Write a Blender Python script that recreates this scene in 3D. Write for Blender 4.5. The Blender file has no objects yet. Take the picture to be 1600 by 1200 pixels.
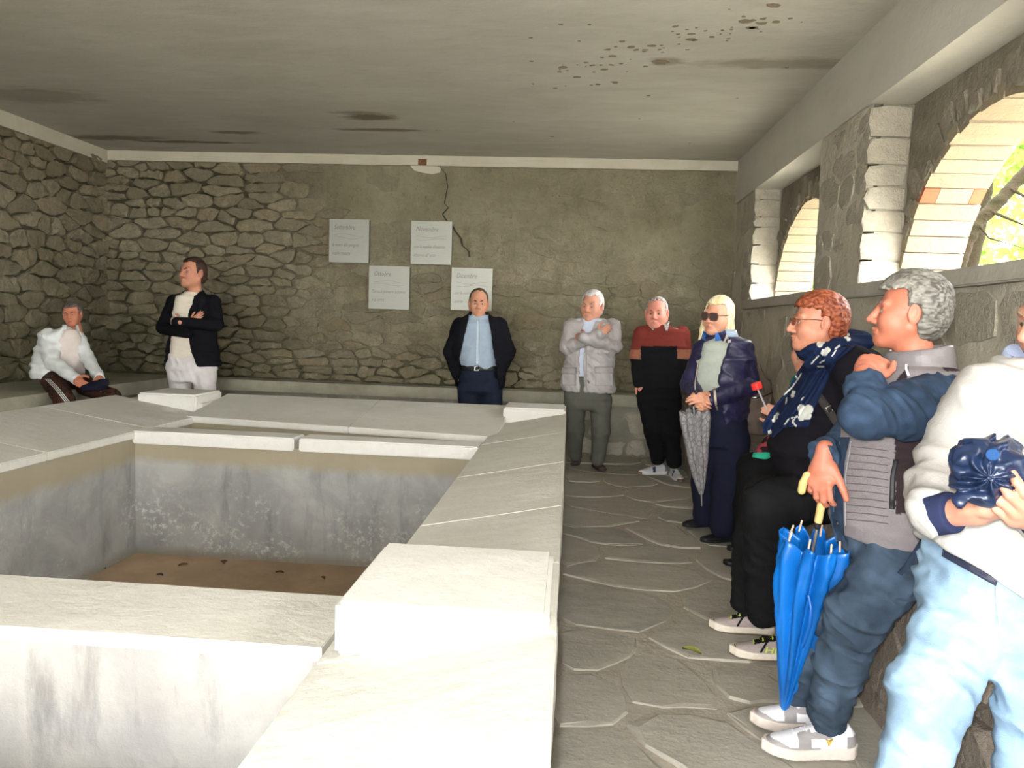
import bpy, bmesh, math, random
import numpy as np
from mathutils import Vector, Matrix

S = bpy.context.scene
COL = S.collection
random.seed(7)

# ------------------------------------------------------------------ camera
F = 1150.0; VPX, VPY = 891.0, 511.0; ROLL = .034; EYE = 1.35
_y = np.array([(VPX-800)/F, -(VPY-600)/F, 1.0]); _y /= np.linalg.norm(_y)
_x = np.array([1, -ROLL, 0.0]); _x -= _y*(_x@_y); _x /= np.linalg.norm(_x)
_z = np.cross(_y, _x); _z = _z if _z[1] > 0 else -_z
CB = np.array([_x, _y, _z])            # room axes in camera (right, up, forward)
CC = np.array([0.0, 0.0, EYE])
cam_d = bpy.data.cameras.new('camera'); cam = bpy.data.objects.new('camera', cam_d); COL.objects.link(cam)
cam_d.sensor_width = 36; cam_d.lens = F/1600*36; cam_d.clip_start = .02
r_, u_, f_ = CB[:, 0], CB[:, 1], CB[:, 2]
cam.matrix_world = Matrix(((r_[0], u_[0], -f_[0], CC[0]), (r_[1], u_[1], -f_[1], CC[1]), (r_[2], u_[2], -f_[2], CC[2]), (0, 0, 0, 1)))
S.camera = cam

# ------------------------------------------------------------------ world, flash, exposure
w = bpy.data.worlds.new('overcast_sky'); S.world = w; w.use_nodes = True
bg = w.node_tree.nodes['Background']; bg.inputs[0].default_value = (1.0, 1.0, .985, 1); bg.inputs[1].default_value = 19.
fl = bpy.data.lights.new('camera_flash', 'SPOT'); flash = bpy.data.objects.new('camera_flash', fl); COL.objects.link(flash)
fl.energy = 180; fl.shadow_soft_size = .02; fl.spot_size = math.radians(100); fl.spot_blend = .5; fl.color = (1, .99, .97)
flash.matrix_world = cam.matrix_world @ Matrix.Translation((-.035, .055, .03))
S.view_settings.view_transform = 'Standard'; S.view_settings.look = 'None'
S.view_settings.exposure = 0.4; S.view_settings.gamma = 1.0; S.view_settings.use_curve_mapping = False

# ------------------------------------------------------------------ helpers
def ray(px, py):
    return CB @ np.array([(px-800)/F, -(py-600)/F, 1.0])
def at(px, py, Y):
    r = ray(px, py); return CC + r*(Y/r[1])
def atz(px, py, z):
    r = ray(px, py); return CC + r*((z-EYE)/r[2])

def tag(o, label, cat, group=None):
    o['label'] = label; o['category'] = cat
    if group: o['group'] = group
    return o
def empty(name, loc=(0, 0, 0), parent=None, rot=None):
    o = bpy.data.objects.new(name, None); COL.objects.link(o); o.location = loc; o.empty_display_size = .1
    if rot: o.rotation_euler = rot
    if parent: o.parent = parent
    return o
def structure(o): o['kind'] = 'structure'; return o
def world_of(p):
    L = Matrix.LocRotScale(p.location, p.rotation_euler, p.scale)
    return L if p.parent is None else world_of(p.parent) @ p.matrix_parent_inverse @ L
def setparent(o, p):
    o.parent = p
    if p is not None: o.matrix_parent_inverse = world_of(p).inverted()
    return o
def mesh_obj(name, V, Fc, mat, parent=None, smooth=True, cols=None, midx=None):
    me = bpy.data.meshes.new(name)
    V = np.asarray(V, np.float32)
    if isinstance(Fc, np.ndarray) and Fc.ndim == 2:
        n, k = Fc.shape
        me.vertices.add(len(V)); me.vertices.foreach_set('co', V.ravel())
        me.loops.add(n*k); me.loops.foreach_set('vertex_index', Fc.astype(np.int32).ravel())
        me.polygons.add(n); me.polygons.foreach_set('loop_start', np.arange(0, n*k, k, dtype=np.int32))
        me.update(calc_edges=True)
    else:
        me.from_pydata([tuple(map(float, v)) for v in V], [], [tuple(int(i) for i in f) for f in Fc])
    if smooth: me.polygons.foreach_set('use_smooth', [True]*len(me.polygons))
    if cols is not None:
        a = me.color_attributes.new('col', 'FLOAT_COLOR', 'POINT')
        c = np.ones((len(V), 4), np.float32); c[:, :3] = cols; a.data.foreach_set('color', c.ravel())
    for m in (mat if isinstance(mat, (list, tuple)) else [mat]): me.materials.append(m)
    if midx is not None: me.polygons.foreach_set('material_index', np.asarray(midx, np.int32))
    o = bpy.data.objects.new(name, me); COL.objects.link(o)
    if parent is not None: setparent(o, parent)
    return o
def bm_obj(name, bm, mat, parent=None, smooth=False):
    me = bpy.data.meshes.new(name); bm.normal_update(); bm.to_mesh(me); bm.free()
    for m in (mat if isinstance(mat, (list, tuple)) else [mat]): me.materials.append(m)
    if smooth: me.polygons.foreach_set('use_smooth', [True]*len(me.polygons))
    o = bpy.data.objects.new(name, me); COL.objects.link(o)
    if parent is not None: setparent(o, parent)
    return o
BOXF = [(0, 1, 3, 2), (4, 6, 7, 5), (0, 4, 5, 1), (2, 3, 7, 6), (0, 2, 6, 4), (1, 5, 7, 3)]
def hexv(x0, x1, y0, y1, z0, z1):
    return [(x, y, z) for x in (x0, x1) for y in (y0, y1) for z in (z0, z1)]
def boxes(name, bl, mat, parent=None):
    V = []; Fc = []
    for b in bl:
        n = len(V); V += hexv(*b); Fc += [tuple(n+i for i in f) for f in BOXF]
    return mesh_obj(name, V, Fc, mat, parent, smooth=False)

# numpy value noise
def _h(i, j, k, s):
    n = (i*374761393 + j*668265263 + k*2147483647 + s*974711) & 0xffffffff
    n = ((n ^ (n >> 13))*1274126177) & 0xffffffff
    n = ((n ^ (n >> 15))*2246822519) & 0xffffffff
    return ((n ^ (n >> 16)) & 0xffff).astype(np.float32)/65535.0
def vnoise(P, sc=1.0, seed=0):
    Q = np.asarray(P, np.float64)*sc; I = np.floor(Q).astype(np.int64); f = (Q-I).astype(np.float32); f = f*f*(3-2*f)
    out = 0
    for a in (0, 1):
        wa = f[:, 0] if a else 1-f[:, 0]
        for b in (0, 1):
            wb = wa*(f[:, 1] if b else 1-f[:, 1])
            for c in (0, 1):
                out = out + wb*(f[:, 2] if c else 1-f[:, 2])*_h(I[:, 0]+a, I[:, 1]+b, I[:, 2]+c, seed)
    return out*2-1
def fbm(P, sc=1.0, oct=4, seed=0):
    o = 0; a = 1
    for i in range(oct):
        o = o + a*vnoise(P, sc*2**i, seed+i*17); a *= .5
    return o
def sig(x): return 1/(1+np.exp(-np.clip(x, -30, 30)))

# ------------------------------------------------------------------ materials
def newmat(name, rough=.9, spec=.2):
    m = bpy.data.materials.new(name); m.use_nodes = True; nt = m.node_tree; b = nt.nodes['Principled BSDF']
    b.inputs['Roughness'].default_value = rough; b.inputs['Specular IOR Level'].default_value = spec
    return m, nt, b
def nd(nt, typ, ins={}, out=0, **props):
    n = nt.nodes.new(typ)
    for k, v in props.items(): setattr(n, k, v)
    for k, v in ins.items():
        s = n.inputs[k]
        if hasattr(v, 'links'): nt.links.new(v, s)
        else: s.default_value = v
    return n.outputs[out]
def c4(c): return (c[0], c[1], c[2], 1)
def noise(nt, co, sc, det=5, rough=.6, dist=0): return nd(nt, 'ShaderNodeTexNoise', {'Vector': co, 'Scale': sc, 'Detail': det, 'Roughness': rough, 'Distortion': dist})
def ramp(nt, fac, stops, interp='LINEAR'):
    n = nt.nodes.new('ShaderNodeValToRGB'); n.color_ramp.interpolation = interp
    e = n.color_ramp.elements
    while len(e) < len(stops): e.new(.5)
    for i, (p, c) in enumerate(stops):
        e[i].position = p; e[i].color = c4(c) if hasattr(c, '__len__') else (c, c, c, 1)
    nt.links.new(fac, n.inputs[0]); return n.outputs[0]
def mix(nt, fac, a, b, mode='MIX'):
    n = nt.nodes.new('ShaderNodeMix'); n.data_type = 'RGBA'; n.blend_type = mode
    for i, v in ((0, fac), (6, a), (7, b)):
        if hasattr(v, 'links'): nt.links.new(v, n.inputs[i])
        else: n.inputs[i].default_value = v if i == 0 else c4(v)
    return n.outputs[2]
def math_(nt, op, a, b=0.0, clamp=False):
    n = nt.nodes.new('ShaderNodeMath'); n.operation = op; n.use_clamp = clamp
    for i, v in ((0, a), (1, b)):
        if hasattr(v, 'links'): nt.links.new(v, n.inputs[i])
        else: n.inputs[i].default_value = v
    return n.outputs[0]
def pos(nt): return nd(nt, 'ShaderNodeNewGeometry')
def scaled(nt, co, sc):
    return nd(nt, 'ShaderNodeVectorMath', {0: co, 1: sc}, operation='MULTIPLY')
def bump(nt, b, h, strength=.4, dist=.02):
    n = nd(nt, 'ShaderNodeBump', {'Height': h, 'Strength': strength, 'Distance': dist}); nt.links.new(n, b.inputs['Normal'])
def setc(nt, b, c): nt.links.new(c, b.inputs['Base Color'])
def sep(nt, co):
    n = nt.nodes.new('ShaderNodeSeparateXYZ'); nt.links.new(co, n.inputs[0]); return n.outputs
def maprange(nt, v, a, b, c=0., d=1.):
    return nd(nt, 'ShaderNodeMapRange', {0: v, 1: a, 2: b, 3: c, 4: d})
def blob(nt, co, c, r, edge=.5, nz=None):
    """soft mask = 1 inside an ellipsoid (world position)"""
    d = nd(nt, 'ShaderNodeVectorMath', {0: co, 1: c}, operation='SUBTRACT')
    d = nd(nt, 'ShaderNodeVectorMath', {0: d, 1: (1/r[0], 1/r[1], 1/r[2])}, operation='MULTIPLY')
    l = nd(nt, 'ShaderNodeVectorMath', {0: d}, out=1, operation='LENGTH')
    if nz is not None: l = math_(nt, 'ADD', l, nz)
    return maprange(nt, l, 1+edge, 1-edge)

def m_plain(name, c, rough=.7, var=.12, sc=12., bumps=.15, metallic=0, spec=.3):
    m, nt, b = newmat(name, rough, spec); p = pos(nt)
    n = noise(nt, p, sc); setc(nt, b, mix(nt, n, [x*(1-var) for x in c], [min(1, x*(1+var)) for x in c]))
    if bumps: bump(nt, b, n, bumps, .01)
    b.inputs['Metallic'].default_value = metallic
    return m

def blotches(nt, p, col):  # brown noise blotches, stronger towards the bottom, plus pale flecks
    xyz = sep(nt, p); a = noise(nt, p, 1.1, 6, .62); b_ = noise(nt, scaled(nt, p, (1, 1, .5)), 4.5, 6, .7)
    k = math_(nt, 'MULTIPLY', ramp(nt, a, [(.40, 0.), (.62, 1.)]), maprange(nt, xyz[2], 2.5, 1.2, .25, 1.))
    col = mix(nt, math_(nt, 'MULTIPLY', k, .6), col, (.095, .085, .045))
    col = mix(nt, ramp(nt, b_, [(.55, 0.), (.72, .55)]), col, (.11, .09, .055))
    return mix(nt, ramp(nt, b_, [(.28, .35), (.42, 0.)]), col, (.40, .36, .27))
# rubble stones of the back / left wall
def m_wallstone(name, cols, moss=True, fine=22., bs=.5, dk=(.75, .5)):
    m, nt, b = newmat(name, .92, .15); p = pos(nt)
    rnd = nd(nt, 'ShaderNodeObjectInfo', out='Random') if False else nt.nodes.new('ShaderNodeObjectInfo').outputs['Random']
    base = ramp(nt, rnd, [(i/(len(cols)-1), c) for i, c in enumerate(cols)])
    n1 = noise(nt, p, 6., 6, .65); n2 = noise(nt, p, fine, 6, .7)
    col = mix(nt, ramp(nt, n1, [(.3, .0), (.7, .7)]), base, [sum(c[i] for c in cols)/len(cols)*dk[0] for i in range(3)])
    col = mix(nt, ramp(nt, n2, [(.35, .55), (.75, 0.)]), col, [sum(c[i] for c in cols)/len(cols)*dk[1] for i in range(3)])
    if moss:
        nm = noise(nt, p, 2.3, 5, .6)
        xyz = sep(nt, p)
        k = math_(nt, 'MULTIPLY', maprange(nt, xyz[0], -2.2, -4.9), maprange(nt, xyz[2], 2.3, .6))
        k = math_(nt, 'MULTIPLY', k, ramp(nt, nm, [(.38, 0.), (.62, 1.)]))
        col = mix(nt, math_(nt, 'MULTIPLY', k, .88), col, (.030, .036, .015))
    if moss or name == 'plastered_stone': col = blotches(nt, p, col)
    setc(nt, b, col)
    h = math_(nt, 'ADD', math_(nt, 'MULTIPLY', n1, .6), math_(nt, 'MULTIPLY', n2, .5)); n3 = noise(nt, p, 70., 4, .7); h = math_(nt, 'ADD', h, math_(nt, 'MULTIPLY', n3, .25)); bump(nt, b, h, min(1., bs*1.7), .05)
    return m
M = {}
M['stone'] = m_wallstone('wall_stone', [(.235, .205, .135), (.33, .29, .19), (.20, .175, .115), (.40, .355, .245), (.32, .25, .15), (.27, .245, .18)])
M['stone_p'] = m_wallstone('plastered_stone', [(.32, .29, .20), (.345, .31, .215), (.295, .265, .185), (.33, .285, .185)], dk=(.8, .55), moss=False)
M['stone_r'] = m_wallstone('pier_stone', [(.48, .44, .35), (.53, .49, .40), (.45, .415, .33), (.50, .45, .355)], moss=False, dk=(.85, .6))
M['rock'] = m_wallstone('ledge_rock', [(.33, .28, .23), (.38, .33, .28), (.30, .26, .21), (.36, .29, .24)], moss=False, fine=9., bs=.9)

def m_mortar():
    m, nt, b = newmat('wall_mortar', .95, .1); p = pos(nt); xyz = sep(nt, p)
    n1 = noise(nt, p, 3.0, 7, .68); n2 = noise(nt, p, 26., 6, .7); n3 = noise(nt, p, .8, 4, .5)
    col = mix(nt, ramp(nt, n1, [(.35, 0.), (.68, 1.)]), (.335, .305, .21), (.25, .22, .145))
    col = mix(nt, ramp(nt, n2, [(.58, 0.), (.74, .7)]), col, (.085, .07, .045))
    col = mix(nt, ramp(nt, n3, [(.45, 0.), (.7, .5)]), col, (.235, .22, .13))
    nb = noise(nt, p, 1.7, 5, .6)
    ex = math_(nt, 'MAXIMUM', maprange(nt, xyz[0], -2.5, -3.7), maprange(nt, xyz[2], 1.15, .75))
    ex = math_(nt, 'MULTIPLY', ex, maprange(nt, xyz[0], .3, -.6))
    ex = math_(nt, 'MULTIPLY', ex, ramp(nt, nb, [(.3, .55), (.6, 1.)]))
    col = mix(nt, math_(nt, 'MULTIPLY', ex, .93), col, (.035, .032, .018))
    col = blotches(nt, p, col)
    gm = math_(nt, 'MULTIPLY', maprange(nt, xyz[2], 1.1, .62), ramp(nt, nb, [(.45, 0.), (.6, 1.)]))
    col = mix(nt, math_(nt, 'MULTIPLY', gm, .6), col, (.03, .045, .012))
    setc(nt, b, col)
    bump(nt, b, math_(nt, 'ADD', n1, math_(nt, 'MULTIPLY', n2, .6)), 1., .06)
    return m
M['mortar'] = m_mortar()

def m_plaster(name, c, dirt=(.30, .27, .2), amt=.5, sc=1.2, streak=(1, 1, 1), stains=(), bs=.25, fine=30.):
    m, nt, b = newmat(name, .95, .1); p = pos(nt); q = scaled(nt, p, streak)
    n1 = noise(nt, q, sc, 7, .65, .3); n2 = noise(nt, p, fine, 5, .7); n3 = noise(nt, q, sc*4.5, 6, .6)
    col = mix(nt, ramp(nt, n1, [(.35, 0.), (.72, amt)]), c, dirt)
    col = mix(nt, ramp(nt, n3, [(.52, 0.), (.75, amt*.7)]), col, [x*.72 for x in c])
    col = mix(nt, ramp(nt, n2, [(.62, 0.), (.8, .35)]), col, [x*.5 for x in dirt])
    nz = math_(nt, 'MULTIPLY', math_(nt, 'SUBTRACT', noise(nt, q, 5., 6, .7), .5), 2.2)
    for (ctr, rad, sc_, k) in stains:
        col = mix(nt, math_(nt, 'MULTIPLY', blob(nt, p, ctr, rad, .35, nz), k), col, sc_)
    setc(nt, b, col); bump(nt, b, math_(nt, 'ADD', n3, math_(nt, 'MULTIPLY', n2, .4)), bs, .02)
    return m
CZ = 3.15
st = []
for (px, py, rx, ry, k) in ((578, 183, .22, .10, .8), (600, 203, .40, .05, .7), (1235, 100, .55, .09, .45), (300, 222, .6, .05, .8), (170, 215, .5, .10, .7), (370, 207, .25, .05, .7), (555, 176, .25, .04, .5), (60, 150, .5, .2, .35), (1040, 96, .10, .07, .5)):
    q = atz(px, py, CZ); st.append(((q[0], q[1], CZ), (rx, ry, .2), (.14, .11, .065), k))
M['ceiling'] = m_plaster('ceiling_plaster', (.545, .525, .465), (.38, .355, .29), .6, .9, (1, 2.6, 1), st)
M['beam'] = m_plaster('beam_plaster', (.55, .53, .47), (.40, .375, .305), .5, 1.6, (1, .5, 1))
M['band'] = m_plaster('band_plaster', (.52, .49, .40), (.36, .32, .22), .45, 2.2)
M['pier'] = m_plaster('pier_render', (.53, .49, .40), (.36, .325, .245), .7, 3.0, bs=.8)
M['archstone'] = m_plaster('arch_stone', (.27, .24, .185), (.12, .105, .08), .8, 5.0, bs=.8)
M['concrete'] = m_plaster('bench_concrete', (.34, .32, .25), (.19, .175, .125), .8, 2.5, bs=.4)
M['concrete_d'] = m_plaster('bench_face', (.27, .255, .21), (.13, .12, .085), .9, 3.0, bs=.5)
M['sill'] = m_plaster('sill_stone', (.42, .40, .34), (.31, .29, .235), .5, 3.5, bs=.3)
M['rim'] = m_plaster('basin_stone', (.60, .585, .53), (.45, .425, .36), .5, 2.2, (1.0, 1.5, 1), bs=.35, fine=45.)
M['rim_w'] = m_plaster('basin_stone_white', (.66, .645, .60), (.53, .51, .45), .35, 3.2, bs=.3, fine=45.)
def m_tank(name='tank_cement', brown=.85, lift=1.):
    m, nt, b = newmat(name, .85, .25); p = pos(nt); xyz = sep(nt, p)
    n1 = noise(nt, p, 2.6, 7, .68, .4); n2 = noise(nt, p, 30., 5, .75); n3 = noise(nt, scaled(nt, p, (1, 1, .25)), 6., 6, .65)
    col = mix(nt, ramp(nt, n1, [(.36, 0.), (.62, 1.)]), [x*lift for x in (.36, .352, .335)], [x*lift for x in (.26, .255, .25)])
    col = mix(nt, ramp(nt, n3, [(.55, 0.), (.72, .7)]), col, (.15, .15, .155))
    wl = math_(nt, 'MULTIPLY', ramp(nt, n2, [(.52, 0.), (.62, 1.)]), ramp(nt, noise(nt, p, 1.9, 5, .6), [(.42, 0.), (.6, 1.)]))
    wl = math_(nt, 'MULTIPLY', wl, maprange(nt, xyz[2], .25, -.1))
    col = mix(nt, math_(nt, 'MULTIPLY', wl, .85), col, (.62, .61, .57))
    edge = math_(nt, 'ADD', xyz[2], math_(nt, 'MULTIPLY', math_(nt, 'SUBTRACT', n1, .5), .12))
    col = mix(nt, math_(nt, 'MULTIPLY', maprange(nt, edge, .27, .34), brown), col, (.30, .255, .165))
    col = mix(nt, math_(nt, 'MULTIPLY', maprange(nt, edge, -.29, -.34), .7), col, (.22, .20, .15))
    setc(nt, b, col); bump(nt, b, math_(nt, 'ADD', n1, n2), .3, .01)
    return m
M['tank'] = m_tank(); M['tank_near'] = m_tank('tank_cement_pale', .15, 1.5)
M['tankfloor'] = m_plaster('tank_floor', (.42, .30, .20), (.24, .19, .13), .8, 2.0, bs=.3)
M['joint'] = m_plaster('floor_mortar', (.43, .39, .325), (.32, .285, .23), .6, 4.0, bs=.5)
def m_paving():
    m, nt, b = newmat('paving_stone', .75, .3); p = pos(nt)
    rnd = nt.nodes.new('ShaderNodeObjectInfo').outputs['Random']
    base = ramp(nt, rnd, [(0, (.33, .31, .26)), (.4, (.38, .355, .30)), (.7, (.30, .29, .245)), (1, (.40, .36, .30))])
    n1 = noise(nt, scaled(nt, p, (1, 1.6, 1)), 4., 7, .68); n2 = noise(nt, p, 35., 5, .7)
    col = mix(nt, ramp(nt, n1, [(.4, 0.), (.7, .7)]), base, (.45, .42, .36))
    col = mix(nt, ramp(nt, n2, [(.58, 0.), (.8, .5)]), col, (.12, .11, .09))
    setc(nt, b, col); bump(nt, b, math_(nt, 'ADD', n1, math_(nt, 'MULTIPLY', n2, .3)), .45, .02)
    return m
M['paving'] = m_paving()
M['brick'] = m_wallstone('arch_brick', [(.27, .215, .14), (.33, .275, .185), (.30, .24, .155), (.36, .305, .22)], moss=False, fine=40., bs=.3, dk=(.85, .8))
M['brick_red'] = m_plain('red_brick', (.34, .10, .05), .9, .3, 20)
M['rust'] = m_plain('rusty_iron', (.16, .07, .03), .8, .5, 60, .6)
M['flake'] = m_plain('bare_ceiling_patch', (.25, .205, .14), .95, .4, 40)
M['crack'] = m_plain('crack_dark', (.05, .04, .028), 1., .3, 30)

# ------------------------------------------------------------------ Voronoi pieces
def voronoi(seeds, w, h, asp):
    """cells of seeds (u, v) in a w x h rectangle, v stretched by asp in the metric"""
    Sd = np.array(seeds); Q = Sd*np.array([1, asp]); out = []
    for i in range(len(Q)):
        d = ((Q-Q[i])**2).sum(1); nb = np.argsort(d)[1:22]
        poly = [(0, 0), (w, 0), (w, h*asp), (0, h*asp)]
        for j in nb:
            mx, my = (Q[i]+Q[j])/2; nx, ny = Q[j]-Q[i]
            new = []; n = len(poly)
            for k in range(n):
                a = poly[k]; b = poly[(k+1) % n]
                da = (a[0]-mx)*nx+(a[1]-my)*ny; db = (b[0]-mx)*nx+(b[1]-my)*ny
                if da <= 0: new.append(a)
                if (da < 0) != (db < 0) and da != db:
                    t = da/(da-db); new.append((a[0]+(b[0]-a[0])*t, a[1]+(b[1]-a[1])*t))
            poly = new
            if len(poly) < 3: break
        if len(poly) >= 3: out.append((i, np.array(poly)/np.array([1, asp])))
    return out
def shape_poly(poly, gap, n=11, jit=.012, rng=random, cut=.12):
    c = poly.mean(0)
    P = poly
    for it in range(1):      # chaikin
        Q = []
        for k in range(len(P)):
            a, b = P[k], P[(k+1) % len(P)]; Q += [a*(1-cut)+b*cut, a*cut+b*(1-cut)]
        P = np.array(Q)
    d = P-c; L = np.linalg.norm(d, axis=1, keepdims=True)+1e-6
    P = c + d*np.maximum(.25, 1-gap/L)
    seg = np.linalg.norm(np.roll(P, -1, 0)-P, axis=1); cum = np.concatenate([[0], np.cumsum(seg)]); R = []
    for t in np.linspace(0, cum[-1], n, endpoint=False):
        k = min(np.searchsorted(cum, t, 'right')-1, len(P)-1); q = (t-cum[k])/max(seg[k], 1e-6); R.append(P[k]*(1-q)+P[(k+1) % len(P)]*q)
    R = np.array(R); R += np.array([[rng.uniform(-jit, jit), rng.uniform(-jit, jit)] for _ in R])
    return R
def area(P):
    x, y = P[:, 0], P[:, 1]; return abs((x*np.roll(y, -1)-y*np.roll(x, -1)).sum())/2
def piece_mesh(R, O, U, V, N, h, sink=.03, flat=.88, rng=random):
    """a rough stone with outline R standing h out of the plane O,U,V along N"""
    n = len(R); c = R.mean(0); O, U, V, N = map(np.array, (O, U, V, N)); vs = []
    rad = float(np.linalg.norm(R-c, axis=1).mean()); tx, ty = rng.gauss(0, .12)*h/rad, rng.gauss(0, .12)*h/rad
    for k, (s, z) in enumerate(((1.0, -sink), (.985, h*.6), (flat, h))):
        for p in R:
            f = s if k < 2 else s*rng.uniform(.86, 1.06)
            q = c+(p-c)*f; dz = (q[0]-c[0])*tx+(q[1]-c[1])*ty if k else 0
            vs.append(O+U*q[0]+V*q[1]+N*(z+dz+(rng.uniform(-.25, .2)*h if k == 2 else rng.uniform(-.2, .2)*h if k == 1 else 0)))
    e = rng.uniform(-.3, .3)*(R[0]-c)
    vs.append(O+U*(c[0]+e[0])+V*(c[1]+e[1])+N*h*rng.uniform(.85, 1.25))
    fs = []
    for r in (0, 1):
        for k in range(n): fs.append((r*n+k, r*n+(k+1) % n, (r+1)*n+(k+1) % n, (r+1)*n+k))
    for k in range(n): fs.append((2*n+k, 2*n+(k+1) % n, 3*n))
    if np.dot(np.cross(U, V), N) < 0: fs = [f[::-1] for f in fs]
    return vs, fs
def rubble(name, parent, cells, O, U, V, N, mat, gap, hfun, limit=300, n=13, jit=.013, flat=.88, sink=.03, minarea=.0, vis=None, smooth=False, cut=.12):
    cand = []
    for i, poly in cells:
        c = poly.mean(0)
        if area(poly) < minarea: continue
        h = hfun(c)
        if h is None: continue
        cand.append((area(poly), poly, h))
    cand.sort(key=lambda t: -t[0]); rest_v = []; rest_f = []
    for k, (a, poly, h) in enumerate(cand):
        g = gap(poly.mean(0)) if callable(gap) else gap
        vs, fs = piece_mesh(shape_poly(poly, g, n, jit, cut=cut), O, U, V, N, h, sink, flat)
        if k < limit: mesh_obj(name, vs, fs, mat(poly.mean(0)) if callable(mat) else mat, parent, smooth)
        else:
            b = len(rest_v); rest_v += vs; rest_f += [tuple(b+i for i in f) for f in fs]
    if rest_v:
        o = mesh_obj('small_'+name+'s', rest_v, rest_f, mat(np.array([0, 0])) if callable(mat) else mat, parent, smooth); o['kind'] = 'stuff'
def course_seeds(w, h, rw, sw, rng, jitv=.35):
    """jittered courses: rw(v) row height, sw(u, v) stone width"""
    out = []; v = 0
    while v < h:
        r = rw(v)*rng.uniform(.75, 1.3); u = rng.uniform(-.2, 0)
        while u < w+.1:
            s = sw(u, v)*rng.choice((.45, .6, .8, 1., 1.2, 1.6, 2.0))*rng.uniform(.85, 1.15); uu, vv = u+s/2, v+r/2+rng.uniform(-jitv, jitv)*r
            if 0 < uu < w and 0 < vv < h: out.append((uu, vv))
            u += s
        v += r
    return out

def wall_grid(name, O, U, V, N, w, h, step, disp, mat, thick=.35):
    """displaced front face with a slab behind it"""
    O, U, V, N = map(lambda a: np.array(a, float), (O, U, V, N)); nu, nv = int(w/step)+1, int(h/step)+1
    uu, vv = np.meshgrid(np.linspace(0, w, nu), np.linspace(0, h, nv), indexing='ij'); uu = uu.ravel(); vv = vv.ravel()
    P = O+np.outer(uu, U)+np.outer(vv, V); P = P+np.outer(disp(uu, vv, P), N)
    idx = np.arange(nu*nv).reshape(nu, nv)
    Fq = np.stack([idx[:-1, :-1], idx[1:, :-1], idx[1:, 1:], idx[:-1, 1:]], -1).reshape(-1, 4)
    if np.dot(np.cross(U, V), N) < 0: Fq = Fq[:, ::-1]
    b = len(P); B = [O+U*a*w+V*c*h-N*d for d in (.06, thick) for a, c in ((0, 0), (1, 0), (1, 1), (0, 1))]
    P = np.vstack([P, B]); ex = [(4, 5, 6, 7), (0, 1, 5, 4), (1, 2, 6, 5), (2, 3, 7, 6), (3, 0, 4, 7), (0, 1, 2, 3)]
    Fq = np.vstack([Fq, [[b+i for i in f] for f in ex]])
    return mesh_obj(name, P, Fq, mat, None, True)

# ------------------------------------------------------------------ the room
XL, XR, YB, YF = -5.3, 1.71, 8.1, -3.4
XO = 2.25; XA = 1.94
floor = structure(boxes('floor', [(XL-.4, 2.3, YF-.5, YB+.4, -.6, -.012)], M['joint']))
bpy.data.objects.remove(floor)
# floor with the tank pit left open: four strips round the basin
floor = structure(boxes('floor', [(-.3, 2.2, YF-.4, YB+.3, -.5, -.010), (XL-.3, -3.45, YF-.4, YB+.3, -.5, -.010), (-3.45, -.3, 6.15, YB+.3, -.5, -.010), (-3.45, -.3, YF-.4, .5, -.5, -.010)], M['joint']))
rng = random.Random(11)
def floor_patch(x0, x1, y0, y1, size, seed, lim):
    rg = random.Random(seed); w, h = x1-x0, y1-y0
    sd = course_seeds(w, h, lambda v: size, lambda u, v: size*1.25, rg, .45)
    rubble('paving_stone', floor, voronoi(sd, w, h, 1.1), (x0, y0, -.01), (1, 0, 0), (0, 1, 0), (0, 0, 1), M['paving'],
           lambda c: rg.uniform(.008, .03), lambda c: rg.uniform(.006, .013), limit=lim, n=13, jit=.016, flat=.965, sink=.02, minarea=.008, smooth=False, cut=.18)
floor_patch(-.02, 1.24, .6, 7.85, .44, 5, 90)
floor_patch(-4.4, -.02, 6.4, 7.85, .55, 6, 40)

# ceiling
ceil_o = structure(boxes('ceiling', [(XL-.4, XO+.05, YF-.4, YB+.4, CZ, CZ+.3)], M['ceiling']))
rg = random.Random(3); fv = []; ff = []
for k in range(95):
    t = rg.random(); px = 860+t*370+rg.gauss(0, 16); py = 128-t*95+rg.gauss(0, 13)-12*math.sin(t*3)
    if k > 78: px, py = rg.uniform(780, 1280), rg.uniform(20, 235)
    c = atz(px, py, CZ); r = abs(rg.gauss(0, .009))+.004
    if k == 0: c = atz(1030, 97, CZ); r = .045
    if k == 1: c = atz(1172, 43, CZ); r = .02
    if k == 2: c = atz(1213, 34, CZ); r = .016
    m_ = 7; b = len(fv)
    for z in (CZ+.002, CZ-.0025):
        for j in range(m_):
            a = j*2*math.pi/m_; q = r*rg.uniform(.6, 1.3); fv.append((c[0]+1.4*q*math.cos(a), c[1]+q*math.sin(a), z))
    ff.append([b+m_+j for j in range(m_)][::-1])
    for j in range(m_): ff.append((b+j, b+(j+1) % m_, b+m_+(j+1) % m_, b+m_+j))
o = mesh_obj('peeled_patches', fv, ff, M['flake'], ceil_o, False); o['kind'] = 'stuff'

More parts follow.
